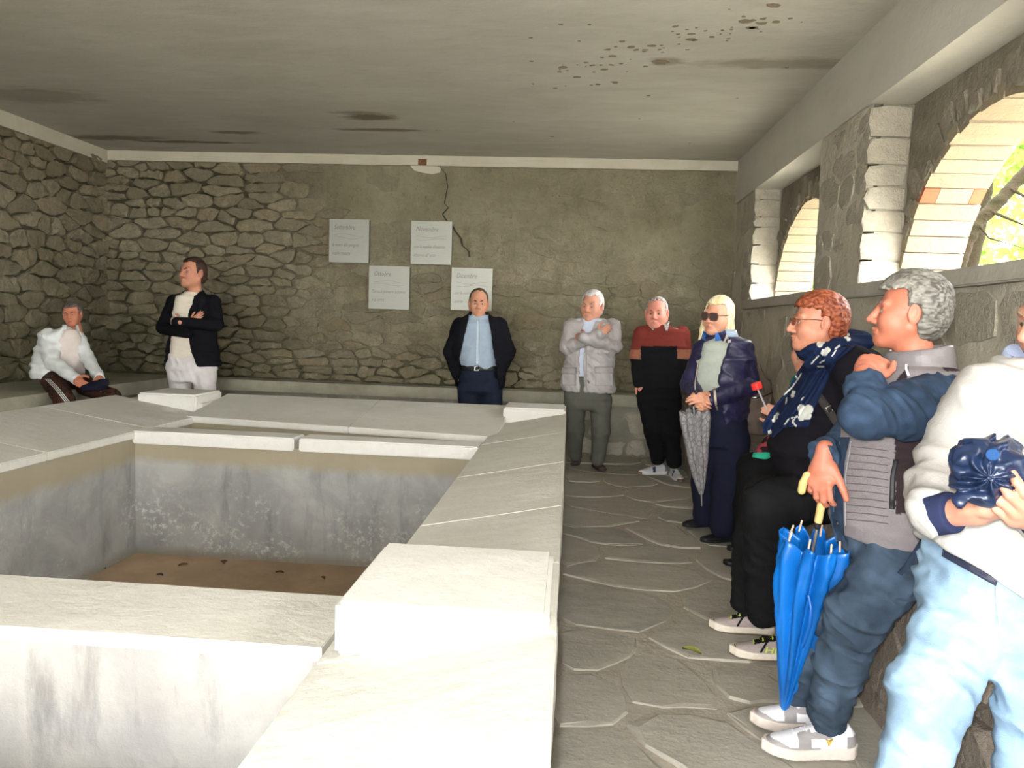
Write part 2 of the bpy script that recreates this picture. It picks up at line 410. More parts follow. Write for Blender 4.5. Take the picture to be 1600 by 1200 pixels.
# back wall
def prom(x, z):
    a = sig((-3.0-x)/.28+1.2*np.sin(z*5+x)); b = .9*sig((1.08-z)/.09)*sig((-.1-x)/.35); c = .42*sig((2.05-z)/.2); d = .13
    e = .8*np.exp(-(((x+3.3)/.7)**2+((z-2.45)/.3)**2))
    return np.maximum(np.maximum(np.maximum(a, b), np.maximum(c, e)), d)
BW0 = XL-.05; Bw = XR+.1-BW0; BZ0 = .665; BH = 3.06-BZ0
wall_back = structure(wall_grid('wall_back', (BW0, YB, 0), (1, 0, 0), (0, 0, 1), (0, -1, 0), Bw, CZ, .035,
    lambda u, v, P: -.035*prom(P[:, 0], P[:, 2])+.012*fbm(P, 3.2, 3, 3)+.006*fbm(P, 11, 2, 9), M['mortar']))
rg = random.Random(21)
seeds = course_seeds(Bw, BH, lambda v: .095 if v < .5 else .125, lambda u, v: .26 if u < 2.6 else (.30 if v < .5 else .37), rg, .42)
def h_back(c):
    x, z = BW0+c[0], BZ0+c[1]; p = float(prom(x, z))
    if p < .2 and rg.random() < .55: return None
    if p < .5 and rg.random() < .12: return None
    if p < .3: return .001+.007*rg.random()
    return -.002+p*(.012+.03*rg.random())+.006*rg.random()
rubble('stone', wall_back, voronoi(seeds, Bw, BH, 2.5), (BW0, YB, BZ0), (1, 0, 0), (0, 0, 1), (0, -1, 0), lambda c: M['stone'] if prom(BW0+c[0], BZ0+c[1]) > .3 else M['stone_p'],
       lambda c: .004+.008*float(prom(BW0+c[0], BZ0+c[1]))*rg.random(), h_back, limit=300, minarea=.004, sink=.05, flat=.86)
# left wall
wall_left = structure(wall_grid('wall_left', (XL, YF, 0), (0, 1, 0), (0, 0, 1), (1, 0, 0), YB+.1-YF, CZ, .06,
    lambda u, v, P: -.045+.014*fbm(P, 3.2, 3, 5), M['mortar']))
rg = random.Random(33); LY0 = 4.9; Lw = YB-LY0
seeds = course_seeds(Lw, BH, lambda v: .13 if v < 1.2 else .15, lambda u, v: .25, rg, .4)
rubble('stone', wall_left, voronoi(seeds, Lw, BH, 2.0), (XL, LY0, BZ0), (0, 1, 0), (0, 0, 1), (1, 0, 0), M['stone'],
       lambda c: .005+.008*rg.random(), lambda c: .005+.04*rg.random(), limit=280, minarea=.004, sink=.06, flat=.84)
# plaster bands under the ceiling, iron plate, crack
structure(boxes('trim_1', [(XL, XR+.05, YB-.045, YB+.05, 3.045, CZ+.02)], M['band']))
structure(boxes('trim_2', [(XL-.05, XL+.045, YF, YB-.045, 3.01, CZ+.02)], M['band']))
pl = empty('anchor_plate', at(660, 253, YB-.05)); tag(pl, 'small square rusty iron anchor plate set in the plaster band on the end wall', 'plate')
c = at(660, 253.5, YB-.05)
boxes('plate', [(c[0]-.045, c[0]+.045, YB-.055, YB-.04, c[2]-.032, c[2]+.032)], M['rust'], pl)
boxes('bolt', [(c[0]-.012, c[0]+.012, YB-.07, YB-.05, c[2]-.012, c[2]+.012)], M['rust'], pl)
pts = [(688, 262), (697, 272), (700, 292), (695, 318), (701, 325), (692, 335), (698, 345), (707, 352), (712, 362), (720, 372), (723, 384), (733, 393), (734, 402)]
cv = []; cf = []
for i, (x, y) in enumerate(pts):
    a = at(x, y, YB); wdt = .004 if i < 5 else .010*(1-abs(i-9)/6)+.003
    for s in (-1, 1):
        for d in (-.012, -.03): cv.append((a[0]+s*wdt, YB+d, a[2]))
for i in range(len(pts)-1):
    b = i*4; cf += [(b+1, b+5, b+7, b+3), (b, b+1, b+5, b+4)[::-1], (b+2, b+6, b+7, b+3)[::-1]]
mesh_obj('crack', cv, cf, M['crack'], wall_back, False)

pp = [(640, 258), (652, 256), (676, 258), (690, 262), (688, 270), (676, 273), (662, 271), (648, 267)]
cv = [(at(x, y, YB)[0], YB-d, at(x, y, YB)[2]) for d in (.022, -.01) for x, y in pp]; n_ = len(pp)
mesh_obj('plaster_patch', cv, [tuple(range(n_))[::-1]]+[(i, (i+1) % n_, n_+(i+1) % n_, n_+i) for i in range(n_)], M['band'], wall_back, False)
# right wall: low wall, piers, beam
WYC = [6.335, 3.655, .975, -1.705]; HW = .915
SILL = 1.66
def rw_disp(u, v, P): return .010*fbm(P, 3.5, 3, 12)+.006*fbm(P, 12, 2, 4)
wall_right = structure(wall_grid('wall_right', (XR, YF, 0), (0, 1, 0), (0, 0, 1), (-1, 0, 0), YB+.05-YF, SILL-.07, .05, rw_disp, M['pier'], thick=XO-XR))
edges = [YB+.1]
for yc in WYC: edges += [yc+HW, yc-HW]
edges.append(YF)
for k in range(0, len(edges), 2):
    y1, y0 = edges[k], edges[k+1]
    o = wall_grid('pier', (XR, y0, SILL-.08), (0, 1, 0), (0, 0, 1), (-1, 0, 0), y1-y0, 2.72-SILL+.08, .05, rw_disp, M['pier'], thick=XO-XR)
    setparent(o, wall_right)
    # rough stones bedded in the pier face
    if k < 4:
        rg = random.Random(50+k); w_, h_ = y1-y0, 2.68-SILL
        sd = course_seeds(w_, h_, lambda v: .16, lambda u, v: .3, rg)
        rubble('stone', wall_right, voronoi(sd, w_, h_, 1.6), (XR, y0, SILL), (0, 1, 0), (0, 0, 1), (-1, 0, 0), M['stone_r'], .012,
               lambda c: .002+.008*rg.random() if rg.random() < .5 else None, limit=60, minarea=.01, sink=.04)
rg = random.Random(60); w_, h_ = YB-.6, .92
sd = course_seeds(w_, h_, lambda v: .16, lambda u, v: .34, rg)
rubble('stone', wall_right, voronoi(sd, w_, h_, 1.7), (XR, .6, .64), (0, 1, 0), (0, 0, 1), (-1, 0, 0), M['stone_r'], .012,
       lambda c: .000+.009*rg.random() if rg.random() < .5 else None, limit=120, minarea=.01, sink=.04)
structure(boxes('trim_3', [(XR-.02, XO+.02, YF-.2, YB+.1, 2.71, CZ+.02)], M['beam']))
AR = .90; AZ = 1.56
for wi, yc in enumerate(WYC):
    win = structure(empty('window_%d' % (wi+1), (XA, yc, SILL)))
    a0 = math.asin((SILL-AZ)/AR); n = 36; V = []; Fc = []
    for i in range(n+1):
        a = a0+(math.pi-2*a0)*i/n; ca, sa = math.cos(a), math.sin(a)
        t = min(HW/abs(ca) if abs(ca) > 1e-6 else 9, (2.72-AZ)/sa if sa > 1e-6 else 9)
        rr = AR+.045
        for x in (XA, XO):
            V += [(x, yc+rr*ca, AZ+rr*sa), (x, yc+max(t, rr)*ca, AZ+max(t, rr)*sa)]
    jr = random.Random(wi)
    for i in range(n):
        b = i*4; Fc += [(b, b+1, b+5, b+4), (b+2, b+6, b+7, b+3), (b, b+4, b+6, b+2)]
    mesh_obj('arch_wall', V, Fc, M['archstone'], win, False)
    # soffit bricks
    nb = 27
    for i in range(nb):
        a1 = a0+(math.pi-2*a0)*(i+.04)/nb; a2 = a0+(math.pi-2*a0)*(i+.96)/nb; V = []
        r0 = AR+jr.uniform(-.006, .006); x0 = XA-.012+jr.uniform(-.006, .006); x1 = XO+.01
        for x in (x0, x1):
            for a in (a1, a2):
                for r in (r0, AR+.07): V.append((x, yc+r*math.cos(a), AZ+r*math.sin(a)))
        if wi == 1 and i == 5:      # one course with orange bricks at its ends
            W_ = np.array(V); xs = [x0, x0+.085, x1-.07, x1]
            for q in range(3):
                Z = W_.copy(); Z[:4, 0] = xs[q]; Z[4:, 0] = xs[q+1]-.003; mesh_obj('brick', Z, BOXF, M['brick_red'] if q != 1 else M['brick'], win, False)
        else: mesh_obj('brick', V, BOXF, M['brick'], win, False)
    # rough voussoirs on the room side
    if wi < 3:
        nv = 22
        for i in range(nv):
            a1 = a0+(math.pi-2*a0)*(i+.06)/nb*nb/nv; a2 = a0+(math.pi-2*a0)*(i+.94)/nv; ro = AR+.09+.16*jr.random()
            pts = [(AR+.03, a1), (ro, a1+.01), (ro+.01, (a1+a2)/2), (ro, a2-.01), (AR+.03, a2), (AR+.022, (a1+a2)/2)]
            pts = [(r*math.cos(a), r*math.sin(a)) for r, a in pts]
            pts = [p for p in pts if abs(p[0]) < HW+.0 and p[1] < 1.14]
            if len(pts) < 4: continue
            R = np.array(pts); vs, fs = piece_mesh(R, (XA, yc, AZ), (0, 1, 0), (0, 0, 1), (-1, 0, 0), .010+.02*jr.random(), .02, .85, jr)
            mesh_obj('stone', vs, fs, M['archstone'], win, False)
        # quoins of the far reveal
        z = SILL+.0
        while z < 2.62:
            hh = jr.uniform(.07, .19); d = jr.uniform(.004, .024)
            R = np.array([(.0+jr.uniform(-.02, .015), .008), (.22, .005), (.225, hh-.006), (.10, hh+.004), (.0+jr.uniform(-.02, .015), hh-.006), (-.02, hh*.5)])
            vs, fs = piece_mesh(R, (XR, yc+HW+.003, z), (1, 0, 0), (0, 0, 1), (0, -1, 0), d, .03, .9, jr)
            mesh_obj('stone', vs, fs, M['stone_r'], win, False); z += hh
    # sill
    bm = bmesh.new(); vs = [bm.verts.new(v) for v in hexv(XR-.05, XO+.08, yc-HW-.14, yc+HW+.17, SILL-.08, SILL)]
    for f in BOXF: bm.faces.new([vs[i] for i in f])
    bmesh.ops.bevel(bm, geom=bm.edges[:], offset=.008, segments=2, affect='EDGES'); bm_obj('sill', bm, M['sill'], win)
# end of the room behind the photographer: unseen wall, its wide doorway added and placed to steer daylight
structure(boxes('wall_front', [(XL-.3, -2.6, YF-.35, YF, 0, CZ), (1.4, XO, YF-.35, YF, 0, CZ), (-2.6, 1.4, YF-.35, YF, 2.8, CZ)], M['pier']))

# ------------------------------------------------------------------ benches along the walls
def rough_box(name, b, mat, parent, cuts=6, amp=.006, bev=.012, seed=1, sc=9., verts=None):
    bm = bmesh.new(); vs = [bm.verts.new(v) for v in (verts if verts is not None else hexv(*b))]
    for f in BOXF: bm.faces.new([vs[i] for i in f])
    bmesh.ops.recalc_face_normals(bm, faces=bm.faces[:])
    if cuts: bmesh.ops.subdivide_edges(bm, edges=bm.edges[:], cuts=cuts, use_grid_fill=True)
    bm.normal_update()
    P = np.array([v.co for v in bm.verts]); d = fbm(P, sc, 3, seed)*amp
    edge_ = [any(len(e.link_faces) == 2 and e.link_faces[0].normal.dot(e.link_faces[1].normal) < .5 for e in v.link_edges) for v in bm.verts]
    for v, dd, ee in zip(bm.verts, d, edge_): v.co += v.normal*float(dd)*(.25 if ee else 1.)
    if bev:
        ed = [e for e in bm.edges if len(e.link_faces) == 2 and e.link_faces[0].normal.dot(e.link_faces[1].normal) < .5]
        bmesh.ops.bevel(bm, geom=ed, offset=bev, segments=2, affect='EDGES', clamp_overlap=True)
    o = bm_obj(name, bm, mat, parent, smooth=True); o.data.set_sharp_from_angle(angle=math.radians(38))
    return o
BT = .655
bb = empty('stone_bench', (-1.8, 7.9, 0)); tag(bb, 'long low stone bench with concrete top along the end wall under the metal plaques', 'bench')
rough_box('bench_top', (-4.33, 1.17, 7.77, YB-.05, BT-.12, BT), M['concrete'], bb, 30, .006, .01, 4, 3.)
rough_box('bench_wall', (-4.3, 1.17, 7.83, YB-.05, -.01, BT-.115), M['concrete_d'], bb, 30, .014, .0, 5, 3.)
rg = random.Random(71); w_ = 2.15
sd = course_seeds(w_, .5, lambda v: .2, lambda u, v: .33, rg)
rubble('stone', bb, voronoi(sd, w_, .5, 1.2), (-1.0, 7.83, .0), (1, 0, 0), (0, 0, 1), (0, -1, 0), M['stone_r'], .02, lambda c: .01+.04*rg.random() if rg.random() < .75 else None, limit=60, minarea=.008, sink=.04)
lb = empty('stone_bench', (-4.8, 5.5, 0)); tag(lb, 'broad stone bench with worn concrete top along the dark side wall under the seated woman', 'bench')
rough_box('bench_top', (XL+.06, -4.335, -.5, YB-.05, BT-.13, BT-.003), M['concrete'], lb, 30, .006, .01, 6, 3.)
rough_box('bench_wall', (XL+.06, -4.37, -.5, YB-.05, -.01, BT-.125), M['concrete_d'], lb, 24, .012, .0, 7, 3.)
rb = empty('stone_bench', (1.4, 4, 0)); tag(rb, 'rough boulder bench under the arched windows on which the men sit', 'bench')
def rock_disp(u, v, P): return .03*fbm(P, 2.2, 3, 31)+.018*np.abs(fbm(P, 5., 3, 8))-.05*(v/BT)
o = wall_grid('bench_wall', (1.16, -2.6, -.01), (0, 1, 0), (0, 0, 1), (-1, 0, 0), YB-.05+2.6, BT-.03, .035, rock_disp, M['rock'], thick=.5); setparent(o, rb)
rough_box('bench_top', (1.19, XR-.03, -2.6, YB-.05, BT-.07, BT), M['rock'], rb, 30, .015, .02, 8, 4.)
rg = random.Random(81); w_ = 7.2
sd = course_seeds(w_, .62, lambda v: .26, lambda u, v: .42, rg)
rubble('boulder', rb, voronoi(sd, w_, .62, 1.1), (1.185, .55, .0), (0, 1, 0), (0, 0, 1), (-1, 0, 0), M['rock'], .008, lambda c: .02+.035*rg.random(), limit=80, minarea=.01, sink=.06, n=14, flat=.9)

# ------------------------------------------------------------------ the wash basin
ZO, ZI, ZB = .645, .53, .678
XIN_R, XIN_L, XOUT_L, YOUT = -.575, -3.0, -3.83, 6.42
def yin(x): return 5.66+(x+2.97)*(5.32-5.66)/(2.97-.57)
ba = empty('wash_basin', (-1.9, 3.3, 0)); tag(ba, 'large old communal stone wash basin with sloping scrubbing slabs and empty tanks', 'basin')
def slab(name, c8, seed, amp=.005, cuts=8, mat='rim', bev=.005): return rough_box(name, None, M[mat], ba, cuts, amp, bev, 20, 5., verts=c8)
T = .12; TL = .05
def rslab(y0, y1, seed, cuts=9):   # right rim: outer edge x=0
    V = []
    for x, z in ((XIN_R, ZI), (-.004, ZO)):
        for y in (y0, y1): V += [(x, y, z-T), (x, y, z)]
    return slab('rim_slab', V, seed, cuts=cuts)
for k, (y0, y1) in enumerate(((4.934, 6.0), (3.834, 4.931), (2.877, 3.831), (2.172, 2.874), (1.654, 2.169), (.34, 1.651))): rslab(y0, y1, 20+k, 9 if k < 4 else 14)
for k, (y0, y1) in enumerate(((5.053, 5.95), (4.013, 5.05), (2.913, 4.01), (1.793, 2.91), (.693, 1.79), (-.3, .69))):
    V = []
    for x, z in ((XOUT_L, ZO), (XIN_L, ZI-.01)):
        for y in (y0, y1):
            V += [(x, y, z-TL), (x, y, z)]
    slab('rim_slab', V, 40+k)
for k, (x0, x1) in enumerate(((-3.07, -1.661), (-1.658, -.50))):
    V = []
    for x in (x0, x1):
        yi = yin(x); V += [(x, yi, ZI-TL), (x, yi, ZI), (x, YOUT, ZO-TL), (x, YOUT, ZO)]
    slab('rim_slab', V, 50+k)
V = []   # corner fill slabs under the blocks
for x0, x1, y0, y1 in ((XOUT_L, -3.06, 5.95, YOUT), (-.58, -.004, 6.0, YOUT-.02)):
    slab('corner_slab', hexv(x0, x1, y0, y1, .38, .60), 56)
for k, (x0, x1, y0, y1, zb) in enumerate(((-.535, -.022, 1.67, 2.17, .54), (-.52, -.008, 5.97, 6.40, .54), (-3.61, -3.10, 5.90, 6.38, .52))):
    o = slab('corner_block', hexv(x0, x1, y0, y1, zb, ZB), 60+k, .0035, 9, 'rim_w', .016)
# dividers
for k, (x0, x1) in enumerate(((XIN_L-.02, -1.86), (-1.825, XIN_R-.01))):
    slab('divider_slab', hexv(x0, x1, 4.87, 5.09, ZI-.095, ZI-.004), 70+k, .004, 9, 'rim_w', .01)
slab('divider_slab', hexv(XIN_L-.02, XIN_R-.015, 1.75, 2.10, ZI-.042, ZI-.004), 74, .004, 14, 'rim', .012)
zt = ZI-.07; FLZ = -.36
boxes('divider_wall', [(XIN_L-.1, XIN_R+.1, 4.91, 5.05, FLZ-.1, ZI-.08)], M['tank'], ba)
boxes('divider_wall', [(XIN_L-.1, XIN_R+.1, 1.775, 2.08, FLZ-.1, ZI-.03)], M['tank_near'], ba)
boxes('tank_wall', [(XIN_R+.035, -.03, .36, YOUT-.02, FLZ-.2, ZI-.09)], M['tank'], ba)
boxes('tank_wall', [(XOUT_L+.04, XIN_L-.02, -.3, YOUT-.02, FLZ-.2, ZI-.03)], M['tank'], ba)
mesh_obj('tank_wall', [(-3.3, 5.72, FLZ-.2), (-3.3, 5.72, ZI-.04), (-3.3, 6.38, FLZ-.2), (-3.3, 6.38, ZI-.04), (-.4, 5.34, FLZ-.2), (-.4, 5.34, ZI-.04), (-.4, 6.38, FLZ-.2), (-.4, 6.38, ZI-.04)], BOXF, M['tank'], ba, False)
boxes('tank_wall', [(XIN_L-.1, -.03, .36, .85, FLZ-.2, .5)], M['tank'], ba)
boxes('outer_wall', [(-.06, -.03, .36, YOUT-.02, -.01, ZO-.1), (-.2, -.07, .36, YOUT-.02, .40, .5)], M['concrete_d'], ba)
boxes('tank_floor', [(XIN_L-.2, XIN_R+.2, .6, 5.6, FLZ-.15, FLZ)], M['tankfloor'], ba)
slab('rim_slab', [(-2.98, .34, .50), (-2.98, .34, .62), (-2.98, .84, .42), (-2.98, .84, .53), (-.58, .34, .50), (-.58, .34, .62), (-.58, .84, .42), (-.58, .84, .53)], 77)

# ------------------------------------------------------------------ signed-distance modelling (people, shoes, umbrellas)
f32 = np.float32
def smin(a, b, k):
    if k <= 0: return np.minimum(a, b)
    h = np.clip(.5+.5*(b-a)/k, 0, 1); return b*(1-h)+a*h-k*h*(1-h)
def unit(v): v = np.array(v, float); return v/(np.linalg.norm(v)+1e-9)
class Sdf:
    def __init__(s): s.p = []; s.lo = np.full(3, 9e9); s.hi = np.full(3, -9e9); s.post = None
    def _b(s, lo, hi): s.lo = np.minimum(s.lo, lo); s.hi = np.maximum(s.hi, hi)
    def fn(s, f, k=.01, op='u', lo=None, hi=None):
        s.p.append((f, k, op))
        if lo is not None: s._b(lo, hi)
        return s
    def rc(s, a, b, ra, rb=None, k=.02, op='u'):
        rb = ra if rb is None else rb; a = np.array(a, f32); b = np.array(b, f32); ba = b-a; L = max(float(ba@ba), 1e-9)
        def f(P):
            q = P-a; t = np.clip(q@ba/L, 0, 1); q = q-t[:, None]*ba; return np.sqrt((q*q).sum(1))-(ra+(rb-ra)*t)
        r = max(ra, rb); lo, hi = np.minimum(a, b)-r, np.maximum(a, b)+r
        return s.fn(f, k, op, lo if op == 'u' else None, hi)
    def chain(s, pts, rads, k=.02):
        for i in range(len(pts)-1): s.rc(pts[i], pts[i+1], rads[i], rads[i+1], k)
        return s
    def ell(s, c, r, R=None, k=.015, op='u'):
        c = np.array(c, f32); r = np.array(r, f32); Rm = None if R is None else np.array(R, f32)
        def f(P):
            q = P-c
            if Rm is not None: q = q@Rm.T
            a = np.sqrt(((q/r)**2).sum(1)); b = np.sqrt(((q/(r*r))**2).sum(1))+1e-6; return a*(a-1)/b
        m = r.max(); return s.fn(f, k, op, c-(r if R is None else m) if op == 'u' else None, c+(r if R is None else m))
    def loft(s, st, side, front, k=.02, e=2.4, cap=.03):
        side = np.array(side, f32); front = np.array(front, f32)
        C = [np.array(t[0], f32) for t in st]
        up = np.cross(side, front).astype(f32)
        if (C[-1]-C[0])@up < 0: up = -up
        def f(P):
            d = None
            for i in range(len(st)-1):
                ax = C[i+1]-C[i]; L = max(float(ax@up), 1e-4); q = P-C[i]; t0 = q@up; t = np.clip(t0/L, 0, 1)
                A = st[i][1]+(st[i+1][1]-st[i][1])*t; Bv = st[i][2]+(st[i+1][2]-st[i][2])*t
                q = q-t[:, None]*ax; w = t0-t*L
                kk = (np.abs(q@side/A)**e+np.abs(q@front/Bv)**e)**(1/e)
                dd = np.maximum((kk-1)*np.minimum(A, Bv), -cap)
                dd = np.where(np.abs(w) > 1e-6, np.sqrt((dd+cap)**2+w*w)-cap, (kk-1)*np.minimum(A, Bv))
                d = dd if d is None else smin(d, dd, .02)
            return d
        m = max(max(t[1], t[2]) for t in st)+cap
        return s.fn(f, k, 'u', np.min(C, 0)-m, np.max(C, 0)+m)
    def __call__(s, P):
        P = P.astype(f32); d = None
        for f, k, op in s.p:
            v = f(P)
            if d is None: d = v
            elif op == 'u': d = smin(d, v, k)
            elif op == 's': d = -smin(-d, v, k)
            else: d = -smin(-d, -v, k)
        if s.post is not None: d = d+s.post(P)
        return d
def mesh_sdf(s, h, pad=.012):
    lo = s.lo-pad-2*h; B = 4; nb = np.ceil((s.hi+pad+2*h-lo)/(B*h)).astype(int)+1; n = nb*B+1
    ci = np.stack(np.meshgrid(*[np.arange(k) for k in nb], indexing='ij'), -1).reshape(-1, 3)
    dc = s(lo+(ci+.5)*B*h)
    D = np.repeat(np.repeat(np.repeat(np.where(dc > 0, 1., -1.).reshape(nb).astype(f32), B, 0), B, 1), B, 2)
    D = np.pad(D, ((0, 1),)*3, mode='edge')
    act = ci[np.abs(dc) < B*h*.87*2.1+.010]
    o = np.stack(np.meshgrid(*[np.arange(B+1)]*3, indexing='ij'), -1).reshape(-1, 3)
    G = (act[:, None, :]*B+o[None]).reshape(-1, 3)
    key = (G[:, 0]*n[1]+G[:, 1])*n[2]+G[:, 2]; key = np.unique(key)
    gi = np.stack([key//(n[1]*n[2]), key//n[2] % n[1], key % n[2]], -1)
    val = np.concatenate([s(lo+gi[i:i+250000]*h) for i in range(0, len(gi), 250000)])
    D[gi[:, 0], gi[:, 1], gi[:, 2]] = val
    I = D < 0
    cnt = np.zeros(n-1, np.int8); sm = np.zeros(tuple(n-1)+(3,), f32); ne = np.zeros(n-1, f32)
    corners = [(a, b, c) for a in (0, 1) for b in (0, 1) for c in (0, 1)]
    sl = lambda a: slice(a, a-1 if a-1 < 0 else None)
    for a, b, c in corners: cnt += I[sl(a), sl(b), sl(c)]
    cell = np.argwhere((cnt > 0) & (cnt < 8))
    idx = np.full(n-1, -1, np.int32); idx[cell[:, 0], cell[:, 1], cell[:, 2]] = np.arange(len(cell))
    cv = np.stack([D[cell[:, 0]+a, cell[:, 1]+b, cell[:, 2]+c] for a, b, c in corners], 1)
    V = np.zeros((len(cell), 3)); W = np.zeros(len(cell))
    for i, p in enumerate(corners):
        for j, q in enumerate(corners):
            if j > i and sum(abs(x-y) for x, y in zip(p, q)) == 1:
                a, b = cv[:, i], cv[:, j]; m = (a < 0) != (b < 0); t = np.where(m, a/np.where(m, a-b, 1), 0)
                V += m[:, None]*(np.array(p)+t[:, None]*(np.array(q)-np.array(p))); W += m
    V = lo+(cell+V/W[:, None])*h
    quads = []
    for ax in range(3):
        b1, b2 = [(1, 2), (2, 0), (0, 1)][ax]
        s0 = [slice(None)]*3; s1 = [slice(None)]*3; s0[ax] = slice(0, -1); s1[ax] = slice(1, None)
        A, Bq = I[tuple(s0)], I[tuple(s1)]; e = np.argwhere(A != Bq)
        e = e[(e[:, b1] > 0) & (e[:, b2] > 0) & (e[:, b1] < n[b1]-1) & (e[:, b2] < n[b2]-1)]
        if not len(e): continue
        def at_(d1, d2):
            c = e.copy(); c[:, b1] += d1; c[:, b2] += d2; return idx[c[:, 0], c[:, 1], c[:, 2]]
        q = np.stack([at_(-1, -1), at_(0, -1), at_(0, 0), at_(-1, 0)], 1)
        fl_ = ~A[e[:, 0], e[:, 1], e[:, 2]]; q[fl_] = q[fl_][:, ::-1]; quads.append(q)
    Q = np.vstack(quads); Q = Q[(Q >= 0).all(1)]
    for it in range(1):       # one Laplacian pass against grid stepping
        acc = np.zeros_like(V); c = np.zeros(len(V))
        for k in range(4):
            np.add.at(acc, Q[:, k], V[Q[:, (k+1) % 4]]); np.add.at(c, Q[:, k], 1)
            np.add.at(acc, Q[:, k], V[Q[:, (k+3) % 4]]); np.add.at(c, Q[:, k], 1)
        V = V*.55+.45*acc/np.maximum(c, 1)[:, None]
    return V, Q
def project(V):
    v = (np.asarray(V)-CC)@CB; return 800+F*v[:, 0]/v[:, 2], 600-F*v[:, 1]/v[:, 2]
def folds(amp, sc, seed, dirv=(0, 0, 1)):
    """cloth creases: ridged noise that varies fastest along dirv"""
    dv = unit(dirv); o = unit(np.cross(dv, [.31, .82, .47])); q = np.cross(dv, o); sc = sc*.55
    Mx = np.stack([dv*sc, o*sc*.42, q*sc*.42], 1).astype(f32)
    def f(P):
        Q = P.astype(f32)@Mx; w = .55*np.sin(Q[:, ::-1]*1.3+seed); n1 = vnoise(Q+w, 1., seed); n2 = vnoise(Q*2.3+w*1.7, 1., seed+5)
        return (amp*(1.5*np.abs(n1)-.55+.5*np.abs(n2))*1.35).astype(f32)
    return f
def polycut(poly, Y):
    """region of the X-Z plane given by image points at depth Y; returns signed distance (negative inside)"""
    Q = np.array([at(x, y, Y) for x, y in poly])[:, [0, 2]].astype(f32); n = len(Q)
    def f(P):
        p = P[:, [0, 2]]*(Y/np.maximum(P[:, 1:2], .2)) if False else P[:, [0, 2]]
        d = np.full(len(p), 9e9, f32); ins = np.zeros(len(p), bool)
        for i in range(n):
            a, b = Q[i], Q[(i+1) % n]; e = b-a; w = p-a; t = np.clip((w@e)/max(float(e@e), 1e-9), 0, 1); q = w-t[:, None]*e; d = np.minimum(d, (q*q).sum(1))
            c1 = (a[1] <= p[:, 1]) & (b[1] > p[:, 1]); c2 = (b[1] <= p[:, 1]) & (a[1] > p[:, 1])
            cr = e[0]*w[:, 1]-e[1]*w[:, 0]; ins ^= (c1 & (cr > 0)) | (c2 & (cr < 0))
        return np.where(ins, -1, 1)*np.sqrt(d)
    return f
def surf(s, px, py, Y, off=.004, span=.6):
    """points where the view rays (px, py) meet the solid s (fallback: depth of closest approach)"""
    px = np.asarray(px, float).ravel(); py = np.asarray(py, float).ravel()
    R = np.array([ray(a, b) for a, b in zip(px, py)]); R = R/R[:, 1:2]
    t = np.full(len(R), Y-span); best = np.full(len(R), 9.); bt = t.copy()
    for _ in range(60):
        d = s(CC+R*t[:, None]); m = d < best; best = np.where(m, d, best); bt = np.where(m, t, bt)
        t = np.where(d > .0008, np.minimum(t+np.maximum(d*.8, .0006), Y+span), t)
    miss = best > .02
    if miss.any() and (~miss).any():
        ok = np.where(~miss)[0]; near = ok[np.argmin((px[miss][:, None]-px[ok][None])**2+(py[miss][:, None]-py[ok][None])**2, 1)]; bt[miss] = bt[near]
    return CC+R*(bt-off)[:, None]

# materials that take their colour from the mesh ('col')
def m_attr(name, rough, spec=.25, var=.12, sc=25., bs=.25, bd=.004, sheen=0, sss=0, weave=0, stretch=None, wavy=0, trans=0):
    m, nt, b = newmat(name, rough, spec); p = nt.nodes.new('ShaderNodeTexCoord').outputs['Object'] if False else pos(nt)
    a = nt.nodes.new('ShaderNodeAttribute'); a.attribute_name = 'col'
    q = scaled(nt, p, stretch) if stretch else p
    n = noise(nt, q, sc, 5, .65)
    dark = mix(nt, 1.0, a.outputs['Color'], (1-var*2,)*3, 'MULTIPLY'); light = mix(nt, 1.0, a.outputs['Color'], (1+var,)*3, 'MULTIPLY')
    setc(nt, b, mix(nt, n, dark, light)); h = n
    if weave:
        wv = noise(nt, p, weave, 2, .5); h = math_(nt, 'ADD', math_(nt, 'MULTIPLY', n, .6), math_(nt, 'MULTIPLY', wv, .5))
    bump(nt, b, h, bs, bd)
    if sheen: b.inputs['Sheen Weight'].default_value = sheen
    if sss:
        b.inputs['Subsurface Weight'].default_value = sss; b.inputs['Subsurface Radius'].default_value = (.012, .005, .003); b.inputs['Subsurface Scale'].default_value = .5
    return m
M['skin'] = m_attr('skin', .52, .35, .10, 60., .15, .002)
M['hair'] = m_attr('hair', .55, .4, .28, 45., .6, .006, stretch=(1.5, .35, 1.5))
M['hair_long'] = m_attr('long_hair', .5, .4, .16, 60., .5, .005, stretch=(2.2, 2.2, .18))
M['cloth'] = m_attr('cloth', .9, .12, .10, 18., .35, .012, weave=260.)
M['knit'] = m_attr('knit', .95, .1, .10, 40., .35, .006, weave=400.)
M['nylon'] = m_attr('nylon', .45, .4, .10, 14., .4, .016)
M['denim'] = m_attr('denim', .88, .15, .22, 22., .35, .010, weave=500.)
M['leather'] = m_attr('leather', .5, .35, .12, 60., .25, .003)
M['satin'] = m_attr('satin', .36, .5, .06, 10., .15, .01)
M['metal'] = m_plain('bright_metal', (.75, .75, .76), .25, .05, 30, 0, metallic=1.)
M['black_plastic'] = m_plain('black_plastic', (.015, .015, .017), .4, .1, 30, 0)
def m_lens(name, c, alpha):
    m, nt, b = newmat(name, .08, .6); b.inputs['Base Color'].default_value = c4(c); b.inputs['Transmission Weight'].default_value = alpha; b.inputs['IOR'].default_value = 1.05
    return m
M['lens'] = m_lens('dark_lens', (.10, .07, .06), .35); M['lens_r'] = m_lens('amber_lens', (.45, .16, .08), .5)
M['frame'] = m_plain('glasses_frame', (.10, .045, .03), .35, .1, 30, 0)

